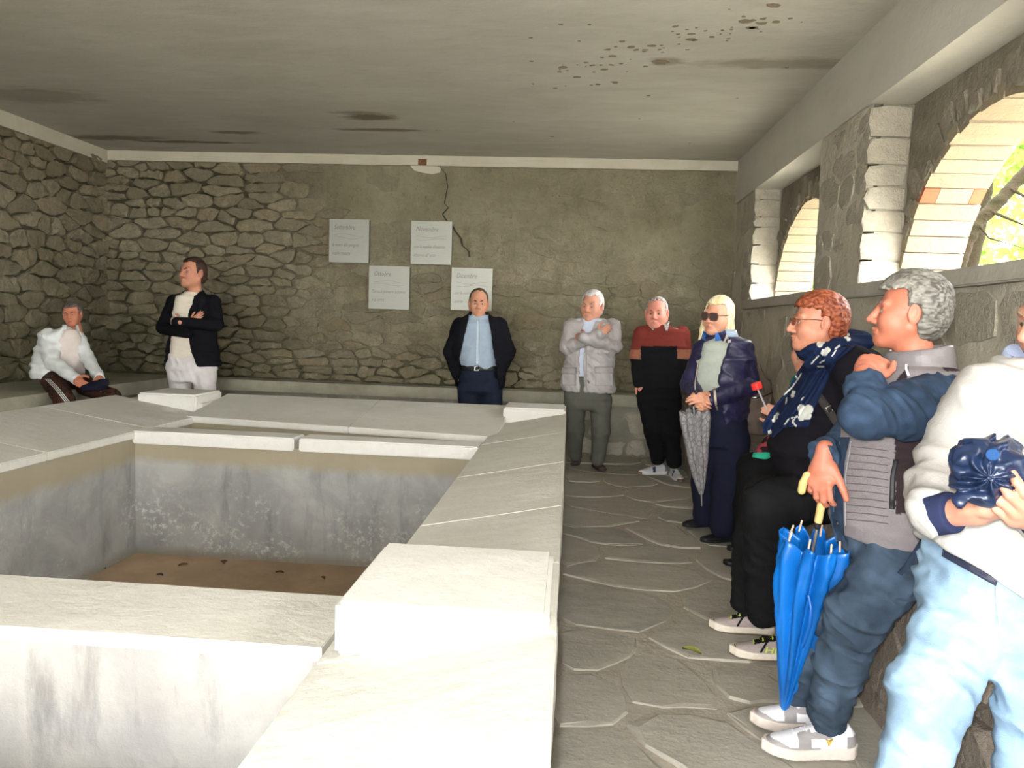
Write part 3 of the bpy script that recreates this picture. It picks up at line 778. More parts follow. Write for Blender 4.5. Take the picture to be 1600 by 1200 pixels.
def const(c): return lambda V, px, py: np.tile(np.array(c, f32), (len(V), 1))
def pick(*rules, base):
    """rules: (mask(px,py,V), colour)"""
    def f(V, px, py):
        c = np.tile(np.array(base, f32), (len(V), 1))
        for m, col in rules: c[m(px, py, V)] = col
        return c
    return f
def inpoly(px, py, poly):
    ins = np.zeros(len(px), bool); n = len(poly)
    for i in range(n):
        (x0, y0), (x1, y1) = poly[i], poly[(i+1) % n]
        c = (y0 > py) != (y1 > py); xx = (x1-x0)*(py-y0)/((y1-y0) or 1e-9)+x0; ins ^= c & (px < xx)
    return ins

class Person:
    def __init__(s, label, base, Y, face, hc=.008):
        s.e = empty('person', tuple(base)); tag(s.e, label, 'person'); s.Y = Y; s.hc = hc
        a = math.radians(face); s.front = np.array([math.cos(a), math.sin(a), 0]); s.side = np.array([-math.sin(a), math.cos(a), 0])
        s.core = Sdf(); s.skin = []; s.m = Y/F; s.cd = None
        c = at(800, 600, Y)
    def J(s, px, py, dy=0): return at(px, py, s.Y+dy)
    def lim(s, sd, pts, rads, k=.02, shrink=.024, core=True):
        """limb through image points (px, py, dy) with radii in metres"""
        P = [s.J(*p) if len(p) <= 3 and not isinstance(p, np.ndarray) else p for p in pts]
        sd.chain(P, rads, k)
        if core: s.core.chain(P, [max(.015, r-shrink) for r in rads], k)
        return P
    def torso(s, sd, st, k=.025, e=2.4, core=True, shrink=.02, delta=None, cap=.03):
        """stations (x left, x right, y, half depth[, dy]) read off the photograph"""
        out = []
        for t in st:
            xl, xr, y, b = t[:4]; dy = t[4] if len(t) > 4 else 0
            c = s.J((xl+xr)/2, y, dy); w_ = (xr-xl)/2*(s.Y+dy)/F
            v = unit([-c[0], -c[1], 0]); cs = abs(v@s.front); sn = math.sqrt(max(0, 1-cs*cs))
            a = math.sqrt(max((w_*w_-(b*sn)**2), (.35*w_)**2))/max(cs, .35); out.append((c, a, b))
        sd.loft(out, s.side, s.front, k, e, cap)
        if core: s.core.loft([(c, max(.02, a-shrink), max(.02, b-shrink)) for c, a, b in out], s.side, s.front, k, 2.2)
        return out
    def torso3(s, sd, st, k=.025, e=2.4, core=True, shrink=.02, cap=.03):
        out = [(s.J(t[0], t[1], t[4] if len(t) > 4 else 0), t[2], t[3]) for t in st]
        sd.loft(out, s.side, s.front, k, e, cap)
        if core: s.core.loft([(c, max(.02, a-shrink), max(.02, b-shrink)) for c, a, b in out], s.side, s.front, k, 2.2)
        return out
    def cut(s, sd, poly, k=.008, back=.0, ctr=None):
        f = polycut(poly, s.Y); fr = s.front.astype(f32); c = (s.J(*ctr) if ctr is not None else s.J(poly[0][0], poly[0][1])).astype(f32)
        sd.fn(lambda P: np.maximum(f(P), back-(P-c)@fr), k, 's')
    def part(s, name, sd, mat, col, h=None, parent=None, fold=None):
        if fold: sd.post = folds(*fold)
        V, Q = mesh_sdf(sd, h or s.hc); px, py = project(V)
        cf = col if callable(col) else const(col)
        o = mesh_obj(name, V, Q, M[mat], parent or s.e, True, cf(V, px, py)); return o
    def finish(s, skin):
        if s.core.p:
            V, Q = mesh_sdf(s.core, .022); s.skin.append((V, Q, np.tile(np.array(skin, f32), (len(V), 1))))
        n = 0; Vs = []; Qs = []; Cs = []
        for V, Q, c in s.skin: Vs.append(V); Qs.append(Q+n); Cs.append(c); n += len(V)
        return mesh_obj('body', np.vstack(Vs), np.vstack(Qs), M['skin'], s.e, True, np.vstack(Cs))
    def ribbon(s, name, sd, left, right, mat, col, n=24, m=6, off=.004, thick=.004, parent=None, wob=0, seed=0):
        """cloth strip lying on the solid sd between two image curves"""
        L = np.array(left, float); Rr = np.array(right, float)
        def rs(A):
            sg = np.concatenate([[0], np.cumsum(np.linalg.norm(np.diff(A, axis=0), axis=1))]); t = np.linspace(0, sg[-1], n); return np.stack([np.interp(t, sg, A[:, 0]), np.interp(t, sg, A[:, 1])], 1)
        L, Rr = rs(L), rs(Rr); t = np.linspace(0, 1, m); G = L[:, None]*(1-t)[None, :, None]+Rr[:, None]*t[None, :, None]
        P = surf(sd, G[..., 0], G[..., 1], s.Y, off).reshape(n, m, 3)
        D = P[..., 1]          # calm the depth field
        for _ in range(3):
            D2 = D.copy(); D2[1:-1] = (D[:-2]+D[2:]+2*D[1:-1])/4; D2 = np.minimum(D2, D); D = D2
        r_ = (P-CC)/P[..., 1:2]; P = CC+r_*D[..., None]
        if wob:
            w_ = wob*np.sin(t*9+seed)[None, :]*np.ones((n, 1))+.6*wob*np.sin(np.linspace(0, 5, n)[:, None]+t[None]*16+seed); vd = unit([P[..., 0].mean(), P[..., 1].mean(), 0]); P = P-np.abs(w_)[..., None]*vd
        vd = unit([P[..., 0].mean(), P[..., 1].mean(), 0]); B = P+vd*thick
        V = np.vstack([P.reshape(-1, 3), B.reshape(-1, 3)]); N_ = n*m; id_ = np.arange(N_).reshape(n, m)
        q = np.stack([id_[:-1, :-1], id_[1:, :-1], id_[1:, 1:], id_[:-1, 1:]], -1).reshape(-1, 4)
        ring = list(id_[:, 0])+list(id_[-1, 1:])+list(id_[-2::-1, -1])+list(id_[0, -2:0:-1])
        sq = [(a, b, b+N_, a+N_) for a, b in zip(ring, ring[1:]+ring[:1])]
        Q = np.vstack([q, (q+N_)[:, ::-1], sq]); px, py = project(V); cf = col if callable(col) else const(col)
        return mesh_obj(name, V, Q, M[mat] if isinstance(mat, str) else mat, parent or s.e, True, cf(V, px, py))

# ------------------------------------------------------------------ heads
def head_axes(yaw, pitch=0, roll=0):
    a, p, r = map(math.radians, (yaw, pitch, roll)); f = np.array([math.cos(a)*math.cos(p), math.sin(a)*math.cos(p), math.sin(p)])
    x = unit(np.cross(f, [0, 0, 1])); u = np.cross(x, f); x, u = x*math.cos(r)+u*math.sin(r), u*math.cos(r)-x*math.sin(r)
    return np.stack([x, f, u], 1)          # columns
def head_sdf(o):
    S_ = Sdf(); fat = o.get('fat', 1.0); nl = o.get('nose', 1.0); jw = o.get('jaw', 1.0)
    S_.ell((0, -.012, .036), (.0765, .094, .088), k=.02)
    S_.ell((0, .022, -.030), (.062*fat, .068, .082), k=.03)
    for x in (-1, 1):
        S_.rc((x*.058*fat*jw, -.004, -.045), (x*.022, .058, -.092), .022*fat, .02, k=.03)
        S_.ell((x*.040*fat, .050, -.030), (.027, .030, .032), k=.03)
        S_.rc((x*.044, .073, .026), (x*.012, .088, .020), .010, .009, k=.016)
    S_.ell((0, .066, -.098), (.024*jw, .024, .020), k=.025)
    if fat > 1.08: S_.ell((0, .03, -.108), (.05, .05, .025), k=.03)
    for x in (-1, 1): S_.ell((x*.0315, .092, .000), (.019, .016, .0125), k=.012, op='s')
    for x in (-1, 1):   # eyelids
        S_.rc((x*.019, .0797, .0066), (x*.044, .0754, .0058), .0055, .0055, k=.006); S_.rc((x*.020, .0787, -.0100), (x*.043, .0752, -.0088), .005, .005, k=.007)
    S_.rc((0, .088, .012), (0, .099+.009*nl, -.027*nl), .0085, .0120, k=.012); S_.ell((0, .098+.009*nl, -.032*nl), (.0135, .0130, .0105), k=.010)
    for x in (-1, 1): S_.ell((x*.0140, .094, -.036*nl), (.0088, .012, .0085), k=.008); S_.rc((x*.007, .101+.005*nl, -.043*nl), (x*.008, .094, -.046*nl), .004, .004, k=.004, op='s')
    S_.rc((-.021, .084, -.066), (0, .0935, -.0625), .005, .0062, k=.008); S_.rc((.021, .084, -.066), (0, .0935, -.0625), .005, .0062, k=.008)
    S_.rc((-.018, .084, -.073), (.018, .084, -.073), .006, .006, k=.009); S_.ell((0, .089, -.074), (.014, .007, .006), k=.008)
    S_.rc((-.023, .089, -.0685), (0, .0985, -.0677), .0022, .0022, k=.003, op='s'); S_.rc((.023, .089, -.0685), (0, .0985, -.0677), .0022, .0022, k=.003, op='s')
    for x in (-1, 1):   # ears
        Re = [[.94, -x*.34, 0], [x*.34, .94, 0], [0, 0, 1]]
        S_.ell((x*.083, -.014, .0), (.010, .021, .035), Re, k=.008); S_.ell((x*.0925, -.010, .004), (.006, .012, .021), Re, k=.005, op='s'); S_.ell((x*.083, .002, -.006), (.006, .006, .010), k=.005)
    nk = o.get('neck', (0, -.040, -.20)); nr = o.get('neck_r', .056)
    S_.rc((0, -.018, -.07), nk, nr*.95, nr, k=.03)
    return S_
def put_head(pr, px, py, hpx, yaw, pitch=0, roll=0, skin=(.55, .33, .23), flush=.25, hair=None, brow=None, dy=0, h=.0036, lips=(.50, .20, .16), gaze=(0, 0), eye=(.10, .07, .04), **o):
    c = pr.J(px, py, dy); sc = hpx*(pr.Y+dy)/F/.24; R = head_axes(yaw, pitch, roll); W = lambda L: c+sc*(np.asarray(L)@R.T)
    sd = head_sdf(o); V, Q = mesh_sdf(sd, h)
    col = np.tile(np.array(skin, f32), (len(V), 1)); red = np.array([.62, .24, .17], f32)
    def blend(mask, cc): 
        k = np.clip(mask, 0, 1)[:, None]; col[:] = col*(1-k)+np.array(cc, f32)*k
    g = lambda p, r: np.exp(-(((V-np.array(p))/np.array(r))**2).sum(1))
    for x in (-1, 1): blend(flush*g((x*.045, .06, -.03), (.028, .04, .026)), red); blend(flush*g((x*.085, -.01, 0), (.02, .03, .04)), red)
    blend(flush*1.2*g((0, .115, -.03), (.018, .025, .02)), red); blend(flush*.5*g((0, .08, .06), (.06, .05, .03)), red)
    blend(.9*g((0, .092, -.068), (.020, .02, .0085)), lips)
    blend(o.get('stubble', 0)*(g((0, .06, -.085), (.06, .06, .03))), [x*.55 for x in skin])
    for x in (-1, 1): blend(.45*g((x*.032, .08, -.001), (.017, .02, .010)), [skin[0]*.55, skin[1]*.42, skin[2]*.4])
    pr.skin.append((W(V), Q, col))
    # eyeballs
    gx, gz = gaze; gd = unit([gx, 1, gz])
    for x in (-1, 1):
        n1, n2 = 10, 14; th = np.linspace(0, math.pi, n1); ph = np.linspace(0, 2*math.pi, n2, endpoint=False)
        d = np.array([[math.sin(t)*math.cos(q), math.cos(t), math.sin(t)*math.sin(q)] for t in th for q in ph]); up = np.array([0, 0, 1.]); xs = unit(np.cross(gd, up)); us = np.cross(xs, gd)
        dd = np.outer(d[:, 0], xs)+np.outer(d[:, 1], gd)+np.outer(d[:, 2], us); ev = np.array([x*.0315, .0738, -.0010])+.0118*dd
        id_ = np.arange(n1*n2).reshape(n1, n2); q = np.stack([id_[:-1], np.roll(id_[:-1], -1, 1), np.roll(id_[1:], -1, 1), id_[1:]], -1).reshape(-1, 4)
        ec = np.where((d[:, 1] > .80)[:, None], np.array([eye if k < .97 else (.01, .01, .01) for k in d[:, 1]]), np.array([[.36, .31, .28]])); pr.skin.append((W(ev), q, ec.astype(f32)))
    if brow is not None:
        for x in (-1, 1):
            b = Sdf(); b.chain([(x*.012, .094, .018), (x*.030, .089, .027), (x*.050, .068, .022)], [.0035, .0048, .003], .004); bv, bq = mesh_sdf(b, .0022, .004)
            mesh_obj('eyebrow', W(bv), bq, M['hair'], pr.e, True, np.tile(np.array(brow, f32), (len(bv), 1)))
    if hair is not None:
        hs = Sdf(); t = hair.get('t', .010); zl = hair.get('zl', .078); ys = hair.get('ys', .030); zs = hair.get('zs', -.012); nape = hair.get('nape', -.075); vol = hair.get('vol', (0, 0, 0))
        hs.ell((0, -.014+vol[1]*.3, .038+vol[2]*.3), (.078+t+vol[0], .096+t+vol[1], .089+t+vol[2]))
        hs.ell((0, -.045, -.02), (.066+t, .062+t, .075), k=.03)
        rec = hair.get('recede', 0.)
        def region(P):
            x, y, z = P[:, 0], P[:, 1], P[:, 2]
            A = (zl+rec*np.abs(x)*.6-z)*.8+np.maximum(0, y-.02)*hair.get('front', .12)
            zb = np.where(y > -.02, zs, zs+(nape-zs)*np.clip((-.02-y)/.03, 0, 1))
            Bq = np.maximum(y-ys-np.clip(.04-z, 0, .05)*-.12, zb-z)
            return np.minimum(A, Bq)+.009*vnoise(P, 55, 6)+.005*vnoise(P*np.array([1, 1, .4]), 130, 9)
        hs.fn(region, .008, 'i')
        if hair.get('bald'):
            bz = hair['bald']; hs.fn(lambda P: bz-np.sqrt((P[:, 0]/1.0)**2+((P[:, 1]-.03)/1.5)**2)-np.maximum(0, .075-P[:, 2])*2, .01, 'i')
        for a, b, ra, rb in hair.get('locks', ()): hs.rc(a, b, ra, rb, k=.012); 
        if hair.get('ears', True) and hair.get('mat') != 'hair_long':
            for x in (-1, 1): hs.ell((x*.095, -.010, -.006), (.034, .027, .036), k=.008, op='s')
        hs.lo = np.minimum(hs.lo, [-.13, -.15, -.12])
        amp = hair.get('amp', .003); fq = hair.get('fq', (95, 28, 60)); Kf = np.array(fq, f32)
        def rough_(P):
            q = P*Kf*.55; w = .8*np.sin(q[:, ::-1]*.45); n1 = vnoise(q+w, 1., 3); n2 = vnoise(q*2.1+w, 1., 8)
            return (amp*(1.6*np.abs(n1)-.7+.8*np.abs(n2))).astype(f32)
        hs.post = rough_
        hv, hq = mesh_sdf(hs, h*1.05); hc = np.array(hair['c'], f32); hc2 = np.array(hair.get('c2', hair['c']), f32)
        k = np.clip(.5+1.1*vnoise(hv*np.array(fq)*1.6+1.2*np.sin(hv[:, ::-1]*50), 1., 3)+.5*vnoise(hv, 22, 5), 0, 1)[:, None]*hair.get('mixc', 1.)
        if 'side' in hair:   # lighter temples
            kk = np.clip(g2(hv, (0, .05, .045), (.2, .05, .05)), 0, 1)[:, None]; hc3 = np.array(hair['side'], f32)
            cc = hc*(1-k)+hc2*k; cc = cc*(1-kk)+hc3*kk
        else: cc = hc*(1-k)+hc2*k
        mesh_obj('hair', W(hv), hq, M[hair.get('mat', 'hair')], pr.e, True, cc)
    return W, sc
def g2(V, p, r): return np.exp(-(((V-np.array(p))/np.array(r))**2).sum(1))

# ------------------------------------------------------------------ hands
def hand(sd, Wp, d, n, thumb=1, s=1.0, curl=(55, 60, 62, 65), spread=.05, tdir=(.75, .6, -.25), tcurl=25, base=0):
    """hand from wrist Wp along d; n = back of the hand; thumb = +1/-1 picks the thumb side d x n"""
    Wp = np.array(Wp, float); d = unit(d); n = unit(np.array(n)-d*np.dot(n, d)); t = np.cross(d, n)*thumb; R = np.stack([d, t, n])
    sd.ell(Wp+d*.050*s, (.054*s, .042*s, .0175*s), R, k=.012); sd.rc(Wp-d*.03*s, Wp+d*.03*s, .027*s, .028*s, k=.02)
    sd.rc(Wp+d*.07*s+t*.028*s, Wp+d*.07*s-t*.028*s, .0145*s, .0125*s, k=.012)
    L = (.074, .083, .077, .060); off = (.030, .0105, -.0095, -.0285); base_ = (.090, .095, .091, .082)
    for i in range(4):
        p = Wp+(d*base_[i]+t*off[i])*s; fd = unit(d+t*spread*(1.5-i)); ang = base; r0 = (.0098, .0100, .0096, .0085)[i]*s
        for j, (fr, rr) in enumerate(((.46, .93), (.30, .86), (.24, .74))):
            ang += curl[i]*(.75, 1.0, .7)[j]; a = math.radians(ang); dd = fd*math.cos(a)-n*math.sin(a); q = p+dd*L[i]*fr*s
            sd.rc(p, q, r0*(1 if j == 0 else (.93, .86)[j-1]), r0*rr, k=.0035 if j else .007); p = q
    p = Wp+(d*.022+t*.030)*s; td = unit(d*tdir[1]+t*tdir[0]+n*tdir[2])
    ax = unit(np.cross(td, d)); 
    for j, (l, ra, rb) in enumerate(((.042, .0155, .0125), (.034, .0122, .0108), (.027, .0108, .0088))):
        q = p+td*l*s; sd.rc(p, q, ra*s, rb*s, k=.010 if j == 0 else .0035); p = q
        a = math.radians(tcurl); td = td*math.cos(a)+np.cross(ax, td)*math.sin(a)
    return sd
def add_hand(pr, skin, h, *a, **k):
    sd = Sdf(); hand(sd, *a, **k); V, Q = mesh_sdf(sd, h, .006); c = np.tile(np.array(skin, f32), (len(V), 1))
    kk = np.clip(vnoise(V, 45, 4)*.35+.1, 0, .5)[:, None]; c = c*(1-kk)+np.array([.6, .24, .18], f32)*kk
    pr.skin.append((V, Q, c)); return sd

# ------------------------------------------------------------------ shoes
def shoe(pr, toe, heel, mat, col, sole=(.6, .58, .54), L=None, w=1.0, hgt=1.0, soleh=.028, h=.0045, lace=None, slip=False):
    toe = np.array(toe, float); heel = np.array(heel, float); toe[2] = heel[2] = 0.002; ax = toe-heel; L = L or np.linalg.norm(ax); ax = unit(ax); lat = np.cross([0, 0, 1], ax); heel = toe-ax*L
    s = L/.29; T_ = [0, .08, .3, .55, .72, .88, .96, 1.0]
    Wd = np.array([.022, .034, .034, .041, .045, .038, .026, .008])*s*w; Hh = np.array([.060, .098, .100, .078, .062, .052, .044, .030])*s*hgt
    if slip: Hh = np.array([.055, .070, .074, .066, .054, .046, .040, .028])*s*hgt
    tf = np.linspace(0, 1, 121); sm = lambda a: np.convolve(np.pad(np.interp(tf, T_, a), 9, mode='edge'), np.hanning(21)[1:-1]/np.hanning(21).sum(), 'valid'); Wd = sm(Wd); Wd[-8:] *= np.sqrt(np.linspace(1, .12, 8)); Wd[:6] *= np.sqrt(np.linspace(.25, 1, 6)); Hh = sm(Hh); T_ = tf
    H3 = heel.astype(f32); A3 = ax.astype(f32); L3 = lat.astype(f32)
    def loc(P): q = P-H3; return q@A3/L, q@L3, q[:, 2]
    def upper(P):
        t, v, z = loc(P); tt = np.clip(t, 0, 1); ww = np.interp(tt, T_, Wd); hh = np.interp(tt, T_, Hh); z0 = soleh*.6
        e = 2.5; zz = np.maximum(z-z0, 0); k = (np.abs(v/(ww*.96+1e-4))**e+(zz/(hh-z0))**e)**(1/e)
        d = (k-1)*np.minimum(ww, hh); d = np.maximum(d, z0*.3-z); return (d+np.abs(t-tt)*L).astype(f32)*.8
    def sl(P):
        t, v, z = loc(P); tt = np.clip(t, 0, 1); ww = np.interp(tt, T_, Wd)+.003*s; spring = np.interp(tt, [0, .1, .7, 1], [.006, 0, 0, .012])*s
        top = np.interp(tt, [0, .5, 1], [soleh*1.15, soleh, soleh*1.0])+spring
        return np.maximum(np.maximum(np.abs(v)-ww, np.maximum(z-top, spring-z)), np.abs(t-tt)*L-.003*s).astype(f32)*.8
    mn = np.minimum(toe, heel)-.06*s; mx = np.maximum(toe, heel)+.06*s; mx[2] = .13*s; mn[2] = -.005
    U = Sdf(); U.fn(upper, 0, 'u', mn, mx); V, Q = mesh_sdf(U, h); t, v, z = loc(V.astype(f32)); c = col(t, v/s, z/s) if callable(col) else np.tile(np.array(col, f32), (len(V), 1))
    o = mesh_obj('shoe', V, Q, M[mat], pr.e, True, c)
    B = Sdf(); B.fn(sl, 0, 'u', mn, mx); V, Q = mesh_sdf(B, h); t, v, z = loc(V.astype(f32)); c = sole(t, v/s, z/s) if callable(sole) else np.tile(np.array(sole, f32), (len(V), 1))
    mesh_obj('sole', V, Q, M['leather'], o, True, c)
    if lace is not None:
        for i in range(5):
            tt = .40+.065*i; hh = np.interp(tt, T_, Hh)+.001; ww = np.interp(tt, T_, Wd)*.55; b = Sdf()
            p = [heel+ax*(tt+j*.02*((-1)**i))*L+lat*ww*x+np.array([0, 0, hh-(abs(x)**2)*.016*s]) for j, x in ((0, -1), (.5, -.4), (1, .4), (1.5, 1))]
            b.chain(p, [.0032*s]*4, .002); V, Q = mesh_sdf(b, .0024*max(1, h/.0045), .004); mesh_obj('lace', V, Q, M['cloth'], o, True, np.tile(np.array(lace, f32), (len(V), 1)))
    return o, heel, ax, lat, L
def rgb(r, g, b):
    f = lambda c: (c/255/12.92 if c <= 10 else ((c/255+.055)/1.055)**2.4); return (f(r), f(g), f(b))

# ------------------------------------------------------------------ people
def cuffs(sd, a, b, ra, rb, k=.006):
    a = np.array(a, f32); b = np.array(b, f32); m3 = (a+b)/2; d3 = (b-a); ln = float(np.linalg.norm(d3)); d3 = d3/ln
    def cyl(P):
        q = P-m3; w = q@d3; r = np.sqrt(np.maximum((q*q).sum(1)-w*w, 0)); rr = ra+(rb-ra)*np.clip(w/ln+.5, 0, 1)
        d1 = r-rr+.004; d2 = np.abs(w)-ln/2+.004; return (np.minimum(np.maximum(d1, d2), 0)+np.sqrt(np.maximum(d1, 0)**2+np.maximum(d2, 0)**2)-.004).astype(f32)
    sd.fn(cyl, k, 'u', m3-ln-max(ra, rb), m3+ln+max(ra, rb))
SK = rgb(205, 158, 130)
def trousers(p, stations, legs, mat, col, fold=(.004, 34, 3, (0, 0, 1)), name='trousers', h=None, e=2.3):
    t = Sdf(); p.torso(t, stations, e=e)
    for pts, r in legs: p.lim(t, pts, r, .03)
    t.fn(lambda P: .048-P[:, 2], .004, 'i')
    o = p.part(name, t, mat, col, h, fold=fold); return o, t
def collar(p, sd_name, ctr, r, hgt, mat, col, tilt=(0, 0), open_=.25, thick=.006, flare=1.25, h=.005, dy=0, drop=.0):
    """stand collar: a tube round the neck at image point ctr, open in front"""
    c = p.J(ctr[0], ctr[1], dy); fr, sd_ = p.front, p.side; V = []; n = 30
    for lay in range(4):
        for i in range(n):
            a = open_+(2*math.pi-2*open_)*i/(n-1)           # 0 = front
            rr = r*(flare if lay in (0, 3) else 1.0)+(thick if lay in (2, 3) else 0); zz = -hgt*.5 if lay in (0, 3) else hgt*.5
            fdrop = drop*max(0, math.cos(a))
            V.append(c+fr*rr*math.cos(a)*.95+sd_*rr*math.sin(a)+np.array([0, 0, zz-fdrop])+fr*tilt[0]*zz)
    Q = []
    for lay in range(4):
        for i in range(n-1): Q.append((lay*n+i, lay*n+i+1, ((lay+1) % 4)*n+i+1, ((lay+1) % 4)*n+i))
    return mesh_obj(sd_name, V, np.array(Q), M[mat], p.e, True, const(col)(V, 0, 0))

# --- man in grey field jacket with crossed arms
Yp = 7.0
p = Person('white-haired man in light grey field jacket with crossed arms and dark grey trousers', atz(915, 728, 0), Yp, -97, .0095)
g_j = rgb(165, 160, 158); sk = rgb(196, 140, 116)
W, sc = put_head(p, 925, 479, 47, -113, -3, 3, skin=sk, flush=.35, hair=dict(c=rgb(190, 188, 184), c2=rgb(228, 226, 222), t=.010, zl=.080, recede=.15, amp=.002), brow=rgb(120, 110, 100), h=.0046, fat=1.05)
t = Sdf(); p.torso(t, [(897, 950, 502, .09), (890, 958, 520, .12), (890, 958, 560, .135), (890, 956, 600, .13)]); p.part('shirt', t, 'cloth', rgb(190, 198, 215), .010)
j = Sdf(); p.torso(j, [(903, 945, 499, .085), (887, 962, 506, .112), (884, 963, 525, .14), (885, 961, 550, .152), (880, 959, 580, .152), (876, 961, 604, .155), (876, 961, 610, .155)], cap=.012, core=False)
p.cut(j, [(914, 494), (931, 494), (924, 518), (917, 536), (912, 545), (911, 613), (906, 613), (905, 545), (908, 520)], .006)
p.lim(j, [(893, 510), (885, 543, -.06)], [.078, .066]); p.lim(j, [(957, 510), (962, 541, -.06)], [.078, .066])
p.lim(j, [(885, 544, -.08), (936, 522, -.22)], [.062, .05], .012); p.lim(j, [(962, 541, -.08), (912, 528, -.25)], [.062, .05], .012)
jo = p.part('field_jacket', j, 'nylon', g_j, None, fold=(.009, 42, 4, (.8, 0, .6)))
collar(p, 'jacket_collar', (923, 500), .078, .05, 'nylon', g_j, open_=.5, flare=1.3, drop=.03); collar(p, 'shirt_collar', (922, 501), .062, .035, 'cloth', rgb(200, 206, 222), open_=.3, drop=.03)
for xl, xr, y0, y1 in ((930, 957, 575, 603), (879, 900, 576, 602)):
    q = p.ribbon('pocket', j, [(xl, y0), (xl, y1)], [(xr, y0), (xr, y1)], 'nylon', g_j, 10, 8, .010, .012, jo); p.ribbon('flap', j, [(xl-1, y0-2), (xl-1, y0+8)], [(xr+1, y0-2), (xr+1, y0+9)], 'nylon', [x*.9 for x in g_j], 6, 8, .019, .008, jo)
p.ribbon('placket', j, [(912, 545), (912, 610)], [(917, 543), (917, 611)], 'nylon', [x*.92 for x in g_j], 16, 3, .007, .01, jo)
add_hand(p, sk, .0050, p.J(935, 522, -.22), p.J(948, 514, -.20)-p.J(935, 522, -.22), (0, -1, .3), -1, .95, curl=(20, 22, 24, 26)); add_hand(p, sk, .0050, p.J(911, 528, -.22), p.J(898, 524, -.12)-p.J(911, 528, -.22), (0, -1, .2), 1, .95, curl=(30,)*4)
trousers(p, [(881, 955, 592, .14), (882, 955, 620, .145), (884, 952, 635, .13)], [([(899, 628), (899, 672, .02), (899, 712, .12)], [.105, .082, .062]), ([(938, 628), (939, 675, -.06), (934, 717, -.05)], [.105, .085, .068])], 'cloth', rgb(92, 92, 84), fold=(.005, 26, 8, (0, 0, 1)))
for tp, hl in (((896, 729), (908, 716)), ((944, 738), (924, 726))):
    a, b = atz(*hl, 0), atz(*tp, 0); shoe(p, b, a, 'leather', rgb(92, 76, 70), rgb(60, 50, 45), L=.29, slip=True, soleh=.018, h=.006)
p.finish(sk)

# --- man in maroon and black sweater
Yp = 6.75
p = Person('man in maroon and black sweater with tan sleeve bands, hands in pockets of black trousers', atz(1038, 735, 0), Yp, -103, .0095)
sk = rgb(208, 136, 118)
W, sc = put_head(p, 1026, 490, 48, -106, -2, 0, skin=sk, flush=.6, hair=dict(c=rgb(120, 105, 98), c2=rgb(210, 205, 200), t=.006, zl=.092, recede=.2, amp=.0015), brow=rgb(150, 110, 90), h=.0046, fat=1.08)
s = Sdf(); p.torso(s, [(1009, 1048, 510, .085), (1000, 1068, 517, .115), (996, 1070, 540, .14), (996, 1068, 570, .15), (994, 1066, 595, .15), (996, 1064, 603, .145)], cap=.015)
p.lim(s, [(1003, 522), (995, 556, .02), (998, 598, -.04)], [.075, .064, .052]); p.lim(s, [(1065, 522), (1070, 558, .02), (1056, 602, -.05)], [.076, .066, .052])
mar, tan, blk = rgb(118, 52, 46), rgb(150, 98, 78), (.010, .010, .011)
def swc(V, px, py):
    c = np.tile(np.array(mar, f32), (len(V), 1)); arm = (px < 1001) | (px > 1058)
    c[(py > 541) & ~arm] = blk; c[(py > 546) & arm] = tan; c[(py > 561) & arm] = blk; return c
so = p.part('sweater', s, 'knit', swc, .007, fold=(.0045, 26, 14, (0, .3, 1)))
def plaid(V, px, py): k = ((np.floor(px/1.6)+np.floor(py/1.6)) % 2)[:, None]; return np.array([rgb(200, 195, 190)], f32)*(1-k)+np.array([rgb(90, 85, 90)], f32)*k
collar(p, 'shirt_collar', (1028, 509), .064, .045, 'cloth', rgb(150, 145, 145), open_=.35, flare=1.25, drop=.03)
p.ribbon('collar_point', s, [(1036, 504), (1040, 516)], [(1047, 502), (1043, 517)], 'cloth', plaid, 14, 12, .012, .005); p.ribbon('collar_point', s, [(1014, 507), (1018, 514)], [(1022, 512), (1021, 516)], 'cloth', plaid, 8, 8, .012, .005)
for a, b, th in (((998, 597, -.05), (1006, 612, -.06), 1), ((1056, 601, -.06), (1047, 614, -.08), -1)): add_hand(p, sk, .0050, p.J(*a), p.J(*b)-p.J(*a), (-.5*th, -1, 0), th, .95, curl=(8,)*4)
tr, ts = trousers(p, [(997, 1062, 598, .135), (995, 1062, 618, .14), (1000, 1060, 632, .125)], [([(1014, 628), (1021, 672, -.02), (1028, 716, .04)], [.108, .085, .068]), ([(1046, 628), (1048, 675, -.06), (1053, 721, -.06)], [.108, .088, .07])], 'cloth', (.007, .007, .008), fold=(.005, 26, 18, (0, 0, 1)))
def runner(t, v, z):
    c = np.tile(np.array(rgb(190, 192, 196), f32), (len(t), 1)); c[(t > .45) & (t < .56) & (np.abs(v) > .02)] = rgb(60, 70, 95); c[(t < .12)] = rgb(120, 130, 150); c[t > .9] = rgb(205, 203, 200); return c
for tp, hl in (((998, 742), (1039, 741)), ((1064, 754), (1044, 740))): shoe(p, atz(*tp, 0), atz(*hl, 0), 'cloth', runner, lambda t, v, z: np.where((t[:, None] > .93) & (z[:, None] < .03), np.array([rgb(95, 65, 45)]), np.array([rgb(215, 212, 206)])).astype(f32), L=.285, lace=rgb(235, 235, 232), h=.006)
p.finish(sk)

